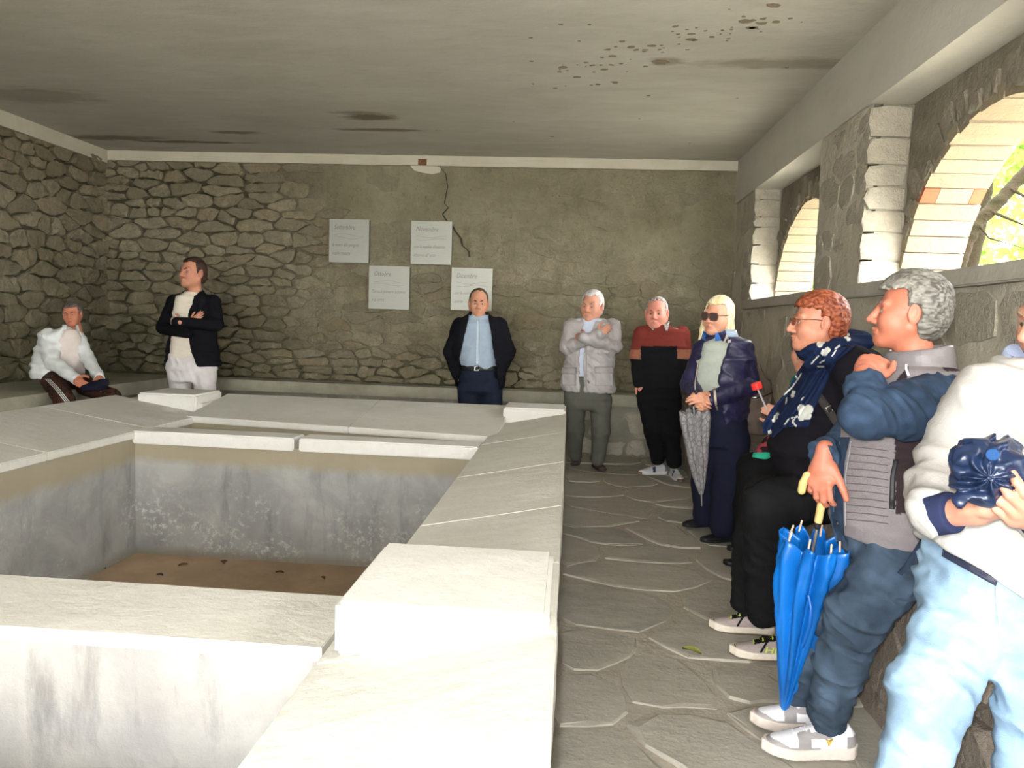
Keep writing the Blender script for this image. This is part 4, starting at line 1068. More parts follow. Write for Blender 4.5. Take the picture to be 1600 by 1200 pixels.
# --- man in dark coat and pale blue shirt
Yp = 7.0
p = Person('man in open black coat over pale blue shirt and dark jeans, hands in pockets', (at(747, 600, Yp)[0], Yp, 0), Yp, -84, .0095)
sk = rgb(190, 138, 110)
W, sc = put_head(p, 748, 474, 44, -84, -4, 0, skin=sk, flush=.2, hair=dict(c=rgb(58, 44, 34), c2=rgb(85, 68, 55), t=.005, zl=.098, recede=.35, amp=.0012, front=.3), brow=rgb(55, 40, 30), h=.0046, fat=1.05, stubble=.2)
s = Sdf(); p.torso(s, [(728, 770, 496, .09), (718, 780, 506, .115), (716, 780, 540, .15), (717, 780, 560, .165), (720, 778, 573, .16)]); so = p.part('shirt', s, 'cloth', rgb(150, 165, 180), .008, fold=(.003, 34, 23, (1, 0, 0)))
p.ribbon('button_placket', s, [(745, 500), (744, 568)], [(749, 500), (748, 568)], 'cloth', rgb(178, 190, 202), 20, 3, .005, .006, so)
collar(p, 'shirt_collar', (748, 493), .066, .045, 'cloth', rgb(150, 165, 180), open_=.35, drop=.025)
j = Sdf(); p.torso(j, [(730, 768, 492, .10), (714, 785, 501, .13), (708, 790, 525, .165), (707, 790, 560, .185), (709, 790, 590, .18), (710, 789, 604, .175)], cap=.012, core=False)
p.cut(j, [(737, 486), (762, 486), (768, 512), (772, 540), (776, 565), (783, 615), (715, 615), (720, 565), (726, 535), (732, 510)], .006)
p.lim(j, [(719, 508), (704, 550, .02), (714, 582, -.06)], [.078, .070, .060]); p.lim(j, [(780, 508), (794, 549, .02), (780, 584, -.06)], [.078, .070, .060])
jo = p.part('coat', j, 'cloth', (.0065, .0065, .0095), fold=(.005, 26, 24, (0, 0, 1)))
collar(p, 'coat_collar', (748, 493), .085, .075, 'cloth', (.007, .007, .010), open_=.75, flare=1.35)
tr, ts = trousers(p, [(718, 780, 573, .15), (717, 781, 590, .155), (720, 780, 608, .145)], [([(733, 604), (733, 660), (732, 718, .02)], [.115, .092, .068]), ([(767, 604), (769, 660), (770, 718, .02)], [.115, .092, .068])], 'denim', rgb(30, 36, 52), fold=(.004, 28, 25, (0, 0, 1)))
p.ribbon('belt', ts, [(717, 571), (716, 579)][::1], [(781, 572), (782, 580)], 'leather', (.008, .008, .008), 4, 24, .010, .006, tr)
p.ribbon('buckle', ts, [(741, 571), (741, 580)], [(749, 571), (749, 580)], 'metal', (.7, .7, .7), 4, 4, .016, .006, tr); p.ribbon('buckle_hole', ts, [(743, 573), (743, 578)], [(748, 573), (748, 578)], 'leather', (.008, .008, .008), 4, 4, .0175, .002, tr)
for a, b, th in (((715, 578, -.04), (728, 592, -.05), 1), ((780, 580, -.04), (768, 594, -.05), -1)): add_hand(p, sk, .0050, p.J(*a), p.J(*b)-p.J(*a), (-.3*th, -1, .2), th, .9, curl=(8,)*4)
for x, c in ((732, 1), (770, 1)): q = at(x, 718, Yp+.02); shoe(p, (q[0], q[1]-.2, 0), (q[0], q[1]+.07, 0), 'leather', (.01, .01, .01), (.01, .01, .01), L=.28, slip=True, h=.008)
p.finish(sk)

# --- tall man in black blazer and white trousers
Yp = 6.95
p = Person('tall man in black blazer, cream T-shirt and white trousers standing with crossed arms', (at(300, 600, Yp)[0], Yp, 0), Yp, -72, .0095)
sk = rgb(188, 130, 104)
W, sc = put_head(p, 301, 427, 48, -112, 4, 0, skin=sk, flush=.3, hair=dict(c=rgb(45, 28, 20), c2=rgb(70, 46, 34), t=.010, zl=.080, zs=-.02, amp=.002), brow=rgb(50, 30, 20), h=.0046, stubble=.25)
s = Sdf(); p.torso(s, [(288, 316, 458, .075), (276, 328, 465, .105), (272, 330, 490, .13), (270, 330, 530, .135), (266, 328, 555, .13), (264, 328, 561, .13)], cap=.012); so = p.part('t_shirt', s, 'cloth', rgb(214, 205, 188), .008, fold=(.004, 26, 33, (.3, 0, 1)))
j = Sdf(); p.torso(j, [(288, 318, 457, .085), (268, 336, 464, .12), (264, 338, 490, .15), (264, 337, 520, .155), (259, 341, 550, .15), (257, 344, 566, .15), (258, 344, 570, .15)], cap=.012, core=False)
p.cut(j, [(290, 450), (315, 449), (311, 466), (306, 490), (304, 520), (309, 548), (318, 575), (262, 575), (262, 545), (266, 510), (276, 478)], .006, .0)
p.lim(j, [(272, 472), (254, 511, -.04)], [.072, .060]); p.lim(j, [(333, 472), (339, 506, -.05)], [.074, .062]); p.lim(j, [(254, 513, -.06), (292, 521, -.24)], [.058, .045], .012); p.lim(j, [(339, 508, -.08), (276, 503, -.26)], [.06, .046], .012)
jo = p.part('blazer', j, 'cloth', (.0055, .0055, .0075), fold=(.004, 28, 34, (0, 0, 1)))
for L_, R_ in (([(316, 452), (312, 470), (306, 495)], [(322, 458), (322, 474), (308, 496)]), ([(290, 453), (280, 470), (270, 495)], [(286, 455), (275, 466), (267, 494)])): p.ribbon('lapel', j, L_, R_, 'cloth', (.008, .008, .010), 14, 5, .006, .008, jo)
add_hand(p, sk, .0050, p.J(278, 503, -.26), p.J(262, 499, -.20)-p.J(278, 503, -.26), (0, -1, .3), 1, .9, curl=(30,)*4); add_hand(p, sk, .0050, p.J(300, 505, -.18), p.J(316, 488, -.16)-p.J(300, 505, -.18), (0, -1, .3), -1, .85, curl=(12,)*4)
w_ = Sdf(); c = p.J(269, 502, -.27); w_.rc(c-np.array([0, 0, .022]), c+np.array([0, 0, .022]), .012, k=.004); p.part('watch', w_, 'leather', rgb(150, 140, 130), .005)
trousers(p, [(263, 334, 556, .13), (262, 338, 575, .135), (264, 338, 592, .125)], [([(282, 590), (281, 650), (280, 708)], [.108, .085, .07]), ([(320, 590), (321, 650), (322, 708)], [.108, .085, .07])], 'cloth', rgb(205, 200, 198), fold=(.006, 30, 35, (1, 0, .4)))
for x in (280, 322): q = at(x, 700, Yp); shoe(p, (q[0]+.05, q[1]-.2, 0), (q[0], q[1]+.07, 0), 'leather', rgb(90, 70, 55), (.02, .02, .02), L=.29, slip=True, h=.008)
p.finish(sk)

# --- woman seated on the left bench
Yp = 6.2
p = Person('grey-haired woman in white quilted jacket sitting on the bench along the dark side wall', (at(75, 600, Yp)[0], Yp, BT), Yp, -45, .009)
sk = rgb(178, 112, 86); wj = rgb(205, 208, 206)
W, sc = put_head(p, 113, 491, 38, -74, -6, -4, skin=sk, flush=.2, hair=dict(c=rgb(70, 62, 56), c2=rgb(110, 100, 92), t=.012, zl=.072, zs=-.01, amp=.002), brow=rgb(70, 55, 45), h=.0046, lips=rgb(150, 80, 75), neck=(0, -.05, -.19))
s = Sdf(); p.torso(s, [(96, 122, 519, .08), (84, 126, 530, .10), (76, 130, 555, .125), (70, 130, 580, .13)]); p.part('shirt', s, 'cloth', rgb(200, 190, 182), .008)
j = Sdf(); p.torso(j, [(95, 120, 513, .08), (70, 126, 522, .11), (58, 129, 545, .15), (52, 131, 570, .16), (50, 128, 588, .16)], cap=.015, core=False)
p.cut(j, [(106, 506), (122, 512), (121, 545), (130, 575), (118, 573), (108, 560), (110, 540)], .006, .03)
p.lim(j, [(74, 526, -.08), (82, 565, -.2), (118, 592, -.32)], [.075, .066, .048]); p.lim(j, [(120, 526, .10), (138, 562, 0), (155, 590, -.2)], [.066, .055, .044])
def quilt(P): return (.004*np.sin(P[:, 2]*95+6*(P[:, 0]*.5)+np.sin(P[:, 0]*14))+.002*np.sin(P[:, 0]*60)).astype(f32)
j.post = quilt; jo = p.part('quilted_jacket', j, 'nylon', wj)
collar(p, 'jacket_collar', (110, 512), .058, .05, 'nylon', wj, open_=.6, flare=1.12)
p.ribbon('zip', j, [(112, 520), (111, 545), (105, 562)], [(114, 520), (113, 545), (107, 563)], 'cloth', rgb(130, 115, 150), 14, 3, .006, .006, jo)
add_hand(p, sk, .0050, p.J(118, 592, -.33), p.J(132, 604, -.40)-p.J(118, 592, -.33), (-.3, -1, .5), -1, .95, curl=(25, 28, 30, 32)); add_hand(p, sk, .0050, p.J(155, 590, -.22), p.J(158, 602, -.30)-p.J(155, 590, -.22), (.2, -.5, .8), 1, .9, curl=(30,)*4)
def leo(V, px, py): k = (vnoise(V, 70, 5) > .25)[:, None]; c = np.where(k, np.array([(.012, .010, .009)]), np.array([rgb(70, 45, 35)])); c[(np.abs(vnoise(V, 3, 1)) < -1)] = 0; return c.astype(f32)
t = Sdf(); kR = np.array([-4.12, 5.72, .60]); kL = np.array([-3.98, 6.12, .60]); p.lim(t, [p.J(80, 586, .0), kR, np.array([-4.05, 5.66, .10])], [.105, .075, .06], .03); p.lim(t, [p.J(98, 586, .14), kL, np.array([-3.95, 6.10, .10])], [.10, .075, .06], .03)
to = p.part('trousers', t, 'cloth', leo, fold=(.004, 30, 45, (1, 0, 0)))
for dx in (0, 3.2, 6.4): p.ribbon('side_stripe', t, [(70+dx, 592), (84+dx, 606), (98+dx, 624), (106+dx, 634)], [(71.5+dx, 592), (85.8+dx, 606), (99.8+dx, 624), (107.8+dx, 634)], 'cloth', rgb(200, 200, 196), 16, 3, .004, .005, to)
for q in ((-4.05, 5.66), (-3.95, 6.10)): shoe(p, (q[0]+.09, q[1]-.14, 0), (q[0]-.05, q[1]+.05, 0), 'leather', (.02, .02, .02), (.05, .05, .05), L=.25, slip=True, h=.008)
p.finish(sk)
cp = Sdf(); c = at(152, 603, 5.85); cp.ell(c, (.075, .07, .045), k=.03); cp.ell(c+np.array([.06, -.02, .03]), (.05, .05, .035), k=.03); cp.ell(c+np.array([-.07, -.02, -.02]), (.06, .05, .03), k=.03); cp.post = folds(.005, 45, 3)
V, Q = mesh_sdf(cp, .006); o = mesh_obj('navy_cap', V, Q, M['cloth'], None, True, const((.010, .011, .022))(V, 0, 0)); tag(o, 'crumpled navy cap held in the hands of the seated woman', 'cap')

# --- blonde woman
Yp = 4.75
p = Person('blonde woman in sunglasses and navy zip jacket over pale grey sweater, holding a patterned umbrella', atz(1112, 838, 0), Yp, -126, .0075)
sk = rgb(206, 150, 122)
bl, bl2 = rgb(205, 188, 140), rgb(238, 228, 196)
W, sc = put_head(p, 1122, 494, 57, -133, -2, 4, skin=sk, flush=.25, lips=rgb(165, 80, 75), fat=1.07, h=.0038, hair=dict(c=bl, c2=bl2, t=.011, zl=.074, zs=-.05, ys=.034, nape=-.12, amp=.0015, mat='hair_long', fq=(120, 40, 30),
    locks=[((.075, .02, .02), (.082, .030, -.09), .018, .020), ((.082, .03, -.09), (.075, .055, -.20), .020, .018), ((.075, .055, -.20), (.072, .07, -.27), .018, .007), ((-.078, .0, .02), (-.085, -.005, -.08), .018, .024), ((-.085, -.005, -.08), (-.09, -.02, -.17), .022, .014), ((0, -.09, .0), (0, -.10, -.14), .05, .045), ((.05, -.05, -.05), (.06, -.06, -.17), .035, .03), ((-.05, -.06, -.05), (-.06, -.07, -.17), .035, .03)]))
s = Sdf(); p.torso(s, [(1110, 1142, 531, .075), (1098, 1160, 541, .11), (1090, 1162, 565, .145), (1088, 1162, 600, .15), (1093, 1162, 636, .145)]); so = p.part('sweater', s, 'knit', rgb(172, 178, 168), .007, fold=(.003, 30, 53, (0, 0, 1)))
collar(p, 'blue_shirt_collar', (1117, 522), .066, .05, 'cloth', rgb(62, 110, 180), open_=.45, drop=.02, flare=1.2)
j = Sdf(); p.torso(j, [(1110, 1150, 523, .09), (1097, 1170, 534, .125), (1088, 1174, 560, .165), (1086, 1172, 600, .175), (1090, 1166, 640, .17), (1094, 1162, 664, .165)], cap=.012, core=False)
p.cut(j, [(1104, 512), (1142, 512), (1130, 540), (1119, 570), (1114, 595), (1117, 630), (1130, 672), (1082, 672), (1083, 600), (1091, 560), (1098, 535)], .006, .02)
p.lim(j, [(1160, 548), (1170, 600, -.05)], [.072, .066]); p.lim(j, [(1170, 604, -.08), (1110, 624, -.27)], [.068, .048], .015); p.lim(j, [(1098, 548, .05), (1078, 598, .02)], [.072, .062]); p.lim(j, [(1078, 602, 0), (1090, 622, -.2)], [.058, .046], .015)
jn = rgb(36, 34, 66); jo = p.part('zip_jacket', j, 'nylon', jn, .0065, fold=(.0065, 40, 54, (.5, 0, .8)))
collar(p, 'jacket_collar', (1126, 522), .088, .06, 'nylon', rgb(150, 165, 185), open_=.75, flare=1.3)
zl = [(1139, 517), (1127, 545), (1118, 573), (1115, 597), (1118, 630), (1126, 657)]
p.ribbon('zip_tape', j, [(x-1.5, y) for x, y in zl], [(x+2.2, y) for x, y in zl], 'cloth', rgb(205, 190, 170), 40, 3, .008, .008, jo); p.ribbon('zip_tape', j, [(1091, 562), (1085, 600), (1086, 622)], [(1092.5, 562), (1086.5, 600), (1087.5, 622)], 'cloth', rgb(205, 190, 170), 20, 3, .008, .008, jo)
p.ribbon('zip_pull', j, [(1126, 656), (1126.5, 663)], [(1129, 656), (1129.5, 663)], 'metal', (.7, .7, .7), 5, 3, .014, .006, jo)
p.ribbon('chest_logo', j, [(1137, 531), (1137, 536)], [(1142, 529), (1142, 535)], 'cloth', pick((lambda px, py, V: py < 532.2-(px-1139.5)*.2-1, jn), base=rgb(235, 235, 238)), 8, 8, .006, .003, jo)
for a, b, n_, th, cu in (((1108, 625, -.28), (1088, 620, -.34), (.1, -.8, .6), -1, (28, 30, 34, 40)), ((1088, 621, -.24), (1096, 634, -.36), (-.7, -.7, .2), -1, (45, 45, 48, 50))): add_hand(p, sk, .0038, p.J(*a), p.J(*b)-p.J(*a), n_, th, .95, curl=cu)
tn = rgb(30, 33, 50); trousers(p, [(1092, 1162, 632, .145), (1090, 1164, 660, .155), (1092, 1164, 690, .145)], [([(1112, 690, .03), (1104, 755, .1), (1103, 806, .2)], [.115, .095, .085]), ([(1142, 690, -.03), (1138, 760, -.05), (1130, 820, -.05)], [.12, .098, .088])], 'cloth', tn, fold=(.004, 26, 55, (1, 0, 0)))
for tp, hl in (((1066, 824), (1112, 822)), ((1094, 848), (1142, 846))): shoe(p, atz(*tp, 0), atz(*hl, 0), 'leather', (.010, .010, .012), (.012, .012, .013), L=.25, slip=True, h=.006, soleh=.022)
# sunglasses
def glasses(p, W, fr, lens, rx=.026, rz=.022, y=.104, z=.001, tube=.0032, sq=3., temple=.0024, rimless=False, thick=.0025):
    e = empty('glasses', tuple(W((0, y, z))), p.e); e.matrix_parent_inverse = Matrix.LocRotScale(p.e.location, p.e.rotation_euler, p.e.scale).inverted()
    for x in (-1, 1):
        n = 28; ring = []
        for i in range(n):
            a = 2*math.pi*i/n; cx, sz = math.cos(a), math.sin(a); cx = math.copysign(abs(cx)**(2/sq), cx); sz = math.copysign(abs(sz)**(2/sq), sz); ring.append((x*.033+rx*cx, y-.22*(abs(x*.033+rx*cx)-.01)**1.0*.6, z+rz*sz))
        b = Sdf(); b.chain(ring+ring[:1], [tube]*(n+1), .001); V, Q = mesh_sdf(b, .0022, .004)
        mesh_obj('rim', W(V), Q, fr, e, True)
        c0 = np.mean(ring, 0); V = [W(q) for q in ring]+[W(np.array(q)+[0, -thick, 0]) for q in ring]; Fc = [tuple(range(n)), tuple(range(2*n-1, n-1, -1))]+[(i, (i+1) % n, n+(i+1) % n, n+i) for i in range(n)]
        mesh_obj('lens', V, Fc, lens, e, False)
        b = Sdf(); b.chain([(x*(.033+rx), y-.012, z+rz*.5), (x*.083, .03, z+.012), (x*.086, -.02, z+.010)], [temple]*3, .002); V, Q = mesh_sdf(b, .0022, .004); mesh_obj('temple', W(V), Q, fr, e, True)
    b = Sdf(); b.chain([(-.008, y-.003, z+.004), (0, y+.002, z+.007), (.008, y-.003, z+.004)], [tube]*3, .002); V, Q = mesh_sdf(b, .0022, .004); mesh_obj('bridge', W(V), Q, fr, e, True)
glasses(p, W, M['frame'], M['lens'], .029, .024, .108, -.002, .0042)
p.finish(sk)
BL = p

# --- red-haired man with flowered scarf
Yp = 3.05
p = Person('red-haired man in glasses, black sweater and navy scarf with white flowers, sitting in profile', atz(1185, 1000, 0), Yp, 186, .007)
sk = rgb(190, 128, 102); rh, rh2 = rgb(104, 46, 26), rgb(172, 92, 58)
W, sc = put_head(p, 1277, 505, 86, 176, 2, 0, skin=sk, flush=.3, brow=rgb(150, 95, 70), h=.0032, fat=1.07, jaw=1.05, nose=1.1, neck=(0, -.055, -.18), neck_r=.06, hair=dict(c=rh, c2=rh2, t=.014, zl=.070, zs=-.015, ys=.008, nape=-.085, recede=-.3, amp=.0045, fq=(110, 70, 110), vol=(.004, .006, .002), front=.05))
s = Sdf(); p.torso3(s, [(1318, 538, .085, .075), (1322, 556, .17, .105), (1312, 595, .205, .135), (1295, 645, .215, .175), (1285, 700, .215, .205), (1292, 745, .20, .19)])
p.lim(s, [(1332, 572, -.17), (1352, 662, -.24), (1310, 728, -.30)], [.082, .07, .055]); p.lim(s, [(1318, 572, .17), (1300, 660, .24), (1240, 720, .15)], [.08, .068, .055])
swo = p.part('sweater', s, 'knit', (.010, .009, .012), fold=(.005, 24, 63, (0, 0, 1)))
navy, wht = rgb(24, 36, 66), rgb(205, 205, 198)
fl = [(1257, 646, 9.5), (1252, 638, 6), (1263, 640, 7.5), (1262, 650, 6), (1252, 653, 5), (1288, 551, 5.5), (1293, 547, 4.5), (1281, 538, 5), (1286, 533, 4), (1322, 526, 3), (1326, 530, 3), (1325, 523, 2.5), (1212, 652, 3.4), (1209, 657, 3), (1215, 647, 2.5), (1203, 675, 3.2), (1238, 618, 3), (1240, 613, 3), (1225, 615, 2.5), (1241, 584, 2.2), (1239, 579, 2.4), (1233, 671, 2.2)]
ln = [((1241, 586), (1247, 592)), ((1247, 592), (1252, 584)), ((1247, 592), (1238, 605)), ((1238, 605), (1228, 614)), ((1287, 573), (1278, 573)), ((1281, 567), (1288, 563)), ((1268, 568), (1279, 556)), ((1243, 652), (1238, 660)), ((1238, 657), (1244, 666)), ((1246, 651), (1237, 653)), ((1232, 655), (1226, 663)), ((1252, 625), (1255, 621)), ((1305, 545), (1312, 540)), ((1228, 630), (1229, 622)), ((1300, 556), (1306, 548))]
def scf(V, px, py):
    c = np.tile(np.array(navy, f32), (len(V), 1))
    for x, y, r in fl: c[(px-x)**2+(py-y)**2 < r*r] = wht
    for (a, b), (u, v) in ln:
        e = np.array([u-a, v-b]); t = np.clip(((px-a)*e[0]+(py-b)*e[1])/(e@e), 0, 1); c[(px-a-t*e[0])**2+(py-b-t*e[1])**2 < 1.1] = wht
    return c
sw2 = Sdf(); sw2.p = list(s.p); sw2.lo, sw2.hi = s.lo, s.hi; sw2.lim = None
nk = p.J(1300, 540, 0); 
nkS = Sdf(); nkS.p = list(s.p); nkS.post = None
for a, b, r in (((1330, 524, -.02), (1300, 552, -.16), .045), ((1300, 552, -.16), (1268, 562, -.05), .04), ((1330, 524, 0), (1305, 545, .12), .045), ((1305, 545, .12), (1266, 562, -.02), .04)): nkS.rc(p.J(*a), p.J(*b), r, r, .02)
sc_e = empty('scarf', tuple(p.J(1290, 560)), p.e); sc_e.matrix_parent_inverse = Matrix.LocRotScale(p.e.location, p.e.rotation_euler, p.e.scale).inverted()
p.ribbon('scarf_tail', nkS, [(1266, 552), (1247, 580), (1230, 610), (1205, 640), (1190, 664), (1193, 676)], [(1300, 560), (1276, 590), (1258, 625), (1236, 655), (1222, 672), (1208, 684)], 'cloth', scf, 90, 46, .012, .006, sc_e, .006, 1)
p.ribbon('scarf_tail', nkS, [(1296, 545), (1276, 580), (1258, 610), (1232, 645), (1216, 668)], [(1338, 540), (1306, 566), (1286, 610), (1272, 640), (1264, 667)], 'cloth', scf, 90, 60, .026, .006, sc_e, .007, 4)
wr = Sdf(); ring = []
for i in range(17):
    a = 2*math.pi*i/16; c0 = p.J(1303, 541, 0); ring.append(c0+p.front*.098*math.cos(a)+p.side*.105*math.sin(a)+np.array([0, 0, -.028*math.cos(a)-.0]))
wr.chain(ring, [.034+.006*math.sin(i*2.3) for i in range(17)], .02); wr.post = folds(.006, 60, 4); p.part('scarf_wrap', wr, 'cloth', scf, .0035, sc_e)
st_ = [(1278, 618), (1288, 632), (1300, 650), (1312, 668)]; bs_ = p.ribbon('bag_strap', s, [(x-5, y+3) for x, y in st_], [(x+6, y-3) for x, y in st_], 'cloth', rgb(62, 58, 56), 20, 4, .010, .005); p.ribbon('strap_buckle', s, [(1289, 637), (1293, 646)], [(1297, 632), (1302, 641)], 'metal', (.8, .8, .8), 6, 6, .016, .004, bs_); p.ribbon('buckle_slot', s, [(1291.5, 638), (1294, 643.5)], [(1297, 635), (1299.5, 640.5)], 'cloth', rgb(50, 46, 46), 5, 5, .018, .002, bs_)
t = Sdf(); p.torso3(t, [(1296, 735, .19, .18), (1304, 765, .19, .17)], cap=.04)
p.lim(t, [(1300, 768, -.10), (1200, 790, -.14), (1193, 880, -.06), (1194, 958, -.02)], [.115, .092, .078, .068], .03); p.lim(t, [(1300, 762, .10), (1192, 775, .14), (1172, 860, .18), (1166, 938, .22)], [.11, .088, .075, .066], .03)
t.fn(lambda P: .075-P[:, 2], .004, 'i'); p.part('trousers', t, 'cloth', (.0085, .0085, .0095), fold=(.009, 38, 66, (.4, 0, .7)))
def headshoe(t, v, z):
    c = np.tile(np.array(rgb(165, 152, 148), f32), (len(t), 1)); n_ = vnoise(np.stack([t*30, v*300, z*300], 1), 1, 2); c *= (1+.12*n_)[:, None]
    c[(t > .93)] = rgb(110, 78, 50); c[(np.abs(v) < .022) & (t > .30) & (t < .68) & (z > .05)] = (.012, .012, .013); c[(t < .28) & (z > .075)] = (.02, .02, .02); return c
for tp, hl, big in (((1108, 983), (1196, 990), 0), ((1140, 1024), (1222, 1030), 1)):
    o, he, ax, lt, L_ = shoe(p, atz(*tp, 0), atz(*hl, 0), 'cloth', headshoe, lambda t, v, z: np.where((z[:, None] < .008), np.array([rgb(120, 100, 80)]), np.array([rgb(222, 212, 196)])).astype(f32), L=.29, lace=rgb(205, 220, 90), h=.004, soleh=.034)
    lp = Sdf(); b0 = he+ax*.36*L_+np.array([0, 0, .098]); lp.chain([b0, b0+np.array([0, 0, .035])-ax*.006, b0+np.array([0, 0, .038])-ax*.02, b0-ax*.018+np.array([0, 0, .006])], [.005]*4, .003); V, Q = mesh_sdf(lp, .003, .005); mesh_obj('pull_loop', V, Q, M['cloth'], o, True, const(rgb(205, 225, 90))(V, 0, 0))
    for x in (-1, 1):
        lp = Sdf(); b0 = he+ax*.45*L_+np.array([0, 0, .088]); lp.chain([b0, b0+ax*.02+lt*x*.03-np.array([0, 0, .01]), b0+ax*.045+lt*x*.048-np.array([0, 0, .045])], [.0045]*3, .003); V, Q = mesh_sdf(lp, .003, .005); mesh_obj('lace_end', V, Q, M['cloth'], o, True, const((.012, .012, .013))(V, 0, 0))
    if big: HE = (o, he, ax, lt, L_)
glasses(p, W, M['frame'], M['lens_r'], .022, .015, .106, .0, .0020, 2.6, .0019)
def text(name, body, size, mat, parent, loc, xdir, ydir, shear=0, ext=.0006, align='LEFT', sx=1.):
    cu = bpy.data.curves.new(name, 'FONT'); cu.body = body; cu.size = size; cu.extrude = ext; cu.shear = shear; cu.align_x = align; cu.resolution_u = 2
    tmp = bpy.data.objects.new(name, cu); COL.objects.link(tmp); dg = bpy.context.evaluated_depsgraph_get(); me = bpy.data.meshes.new_from_object(tmp.evaluated_get(dg)); bpy.data.objects.remove(tmp); bpy.data.curves.remove(cu)
    V = np.array([v.co for v in me.vertices]); x, y = unit(xdir), unit(ydir); z = np.cross(x, y); V = np.array(loc)+np.outer(V[:, 0]*sx, x)+np.outer(V[:, 1], y)+np.outer(V[:, 2], z)
    for v, c in zip(me.vertices, V): v.co = c
    me.materials.clear(); me.materials.append(mat); me.name = name; o = bpy.data.objects.new(name, me); COL.objects.link(o); setparent(o, parent); return o
M['neon'] = m_plain('neon_print', (.62, .75, .10), .6, .1, 30, 0); M['gold'] = m_plain('gold_print', (.55, .38, .06), .5, .1, 30, 0)
o, he, ax, lt, L_ = HE; sgn = 1 if lt[1] < 0 else -1; ou = lt*sgn
text('lettering', 'HEA', .034, M['neon'], o, he+ax*.56*L_+ou*.047+np.array([0, 0, .040]), -ax, np.array([0, 0, 1.])-ou*.35, .2, .002, sx=1.5)
p.finish(sk)
RED = p

# --- woman hidden behind the red-haired man
Yp = 3.85
p = Person('mostly hidden woman in teal top and black trousers behind the red-haired man', atz(1155, 880, 0), Yp, 186, .011)
sk = rgb(205, 148, 122); W, sc = put_head(p, 1263, 548, 68, -128, -4, 0, skin=sk, h=.0045, brow=rgb(60, 50, 45), hair=dict(c=rgb(58, 50, 46), c2=rgb(105, 96, 90), t=.016, zl=.068, zs=-.07, ys=.036, nape=-.10, amp=.003))
s = Sdf(); p.torso3(s, [(1272, 582, .075, .07), (1275, 598, .16, .10), (1268, 640, .17, .12), (1264, 690, .17, .14), (1270, 722, .17, .15)]); p.lim(s, [(1268, 605, -.15), (1262, 668, -.2), (1222, 652, -.16)], [.062, .055, .042]); p.lim(s, [(1265, 605, .15), (1240, 670, .22), (1208, 690, .1)], [.062, .055, .042])
def flo(V, px, py):
    k = vnoise(V, 38, 7); c = np.tile(np.array(rgb(40, 150, 120), f32), (len(V), 1)); m = (py > 672) & (py < 712); c[m] = rgb(40, 26, 26); c[m & (k > .15)] = rgb(150, 60, 70); c[m & (k < -.35)] = rgb(190, 150, 70); return c
p.part('top', s, 'cloth', flo)
tl = Sdf(); tl.rc(p.J(1202, 692, -.06), p.J(1192, 715, -.08), .035, .052, .02); tl.rc(p.J(1208, 692, -.04), p.J(1240, 700, 0), .035, .05, .02); p.part('blouse_front', tl, 'cloth', pick((lambda px, py, V: (py < 707) & (vnoise(V, 40, 3) > 0), rgb(140, 55, 65)), (lambda px, py, V: (py < 707) & (vnoise(V, 40, 3) <= 0), rgb(38, 26, 26)), base=rgb(50, 165, 135)), .006)
add_hand(p, sk, .004, p.J(1218, 650, -.16), p.J(1203, 641, -.18)-p.J(1218, 650, -.16), (-.3, -1, .2), -1, .75, curl=(70,)*4)
t = Sdf(); p.lim(t, [(1272, 728, -.08), (1180, 742, -.10), (1172, 800, -.04), (1166, 868, 0)], [.105, .082, .068, .055], .03); p.lim(t, [(1272, 722, .08), (1176, 732, .12), (1166, 790, .22), (1158, 846, .32)], [.10, .08, .066, .055], .03); p.part('trousers', t, 'cloth', (.007, .007, .008))
for tp, hl in (((1130, 884), (1172, 886)), ((1136, 862), (1172, 861))): shoe(p, atz(*tp, 0), atz(*hl, 0), 'leather', (.010, .010, .011), (.012, .012, .012), L=.24, slip=True, h=.006)
p.finish(sk)
HID = p

# --- man in grey vest over denim jacket
Yp = 2.35
p = Person('grey-haired man in grey quilted vest over denim jacket and jeans, chin resting on his fist', atz(1270, 1160, 0), Yp, 197, .0055)
sk = rgb(184, 112, 88)
W, sc = put_head(p, 1419, 490, 108, 160, 5, 0, skin=sk, flush=.5, brow=rgb(110, 100, 92), h=.0028, fat=1.05, nose=1.05, neck=(.0, -.06, -.18), neck_r=.06, gaze=(0, .1), hair=dict(c=rgb(78, 74, 68), c2=rgb(140, 138, 130), t=.016, zl=.075, zs=-.018, ys=.015, nape=-.125, amp=.0038, fq=(150, 48, 120), vol=(.004, .008, .006), side=rgb(170, 166, 156), mixc=.9, front=.06))
v = Sdf(); p.torso3(v, [(1432, 566, .085, .075), (1428, 582, .15, .10), (1420, 610, .165, .12), (1404, 650, .165, .13), (1392, 700, .165, .135), (1388, 760, .17, .145), (1392, 815, .185, .155), (1396, 832, .19, .16)], cap=.015)
brn, gv = rgb(52, 42, 44), rgb(132, 126, 128)
BRN = [[(1398, 676), (1434, 660), (1500, 640), (1500, 803), (1399, 803)], [(1393, 602), (1420, 570), (1418, 590), (1400, 606)], [(1455, 548), (1480, 560), (1500, 580), (1478, 580), (1462, 565)]]
def vcol(V, px, py):
    c = np.tile(np.array(gv, f32), (len(V), 1)); 
    for P_ in BRN: c[inpoly(px, py, P_)] = brn
    return c
v.post = folds(.0018, 26, 71)
vo = p.part('quilted_vest', v, 'cloth', vcol, .005)
cl = Sdf(); cl.loft([(p.J(1434, 574), .105, .10), (p.J(1436, 556), .094, .088), (p.J(1440, 541, .0), .088, .080)], p.side, p.front, 0, 2.2, .008); cl.rc(p.J(1438, 500), p.J(1434, 575), .074, .076, .005, 's')
cl.fn(lambda P: (P[:, 2]-(p.J(1400, 547)[2]+(P[:, 0]-p.J(1400, 547)[0])*.16)), .006, 'i')
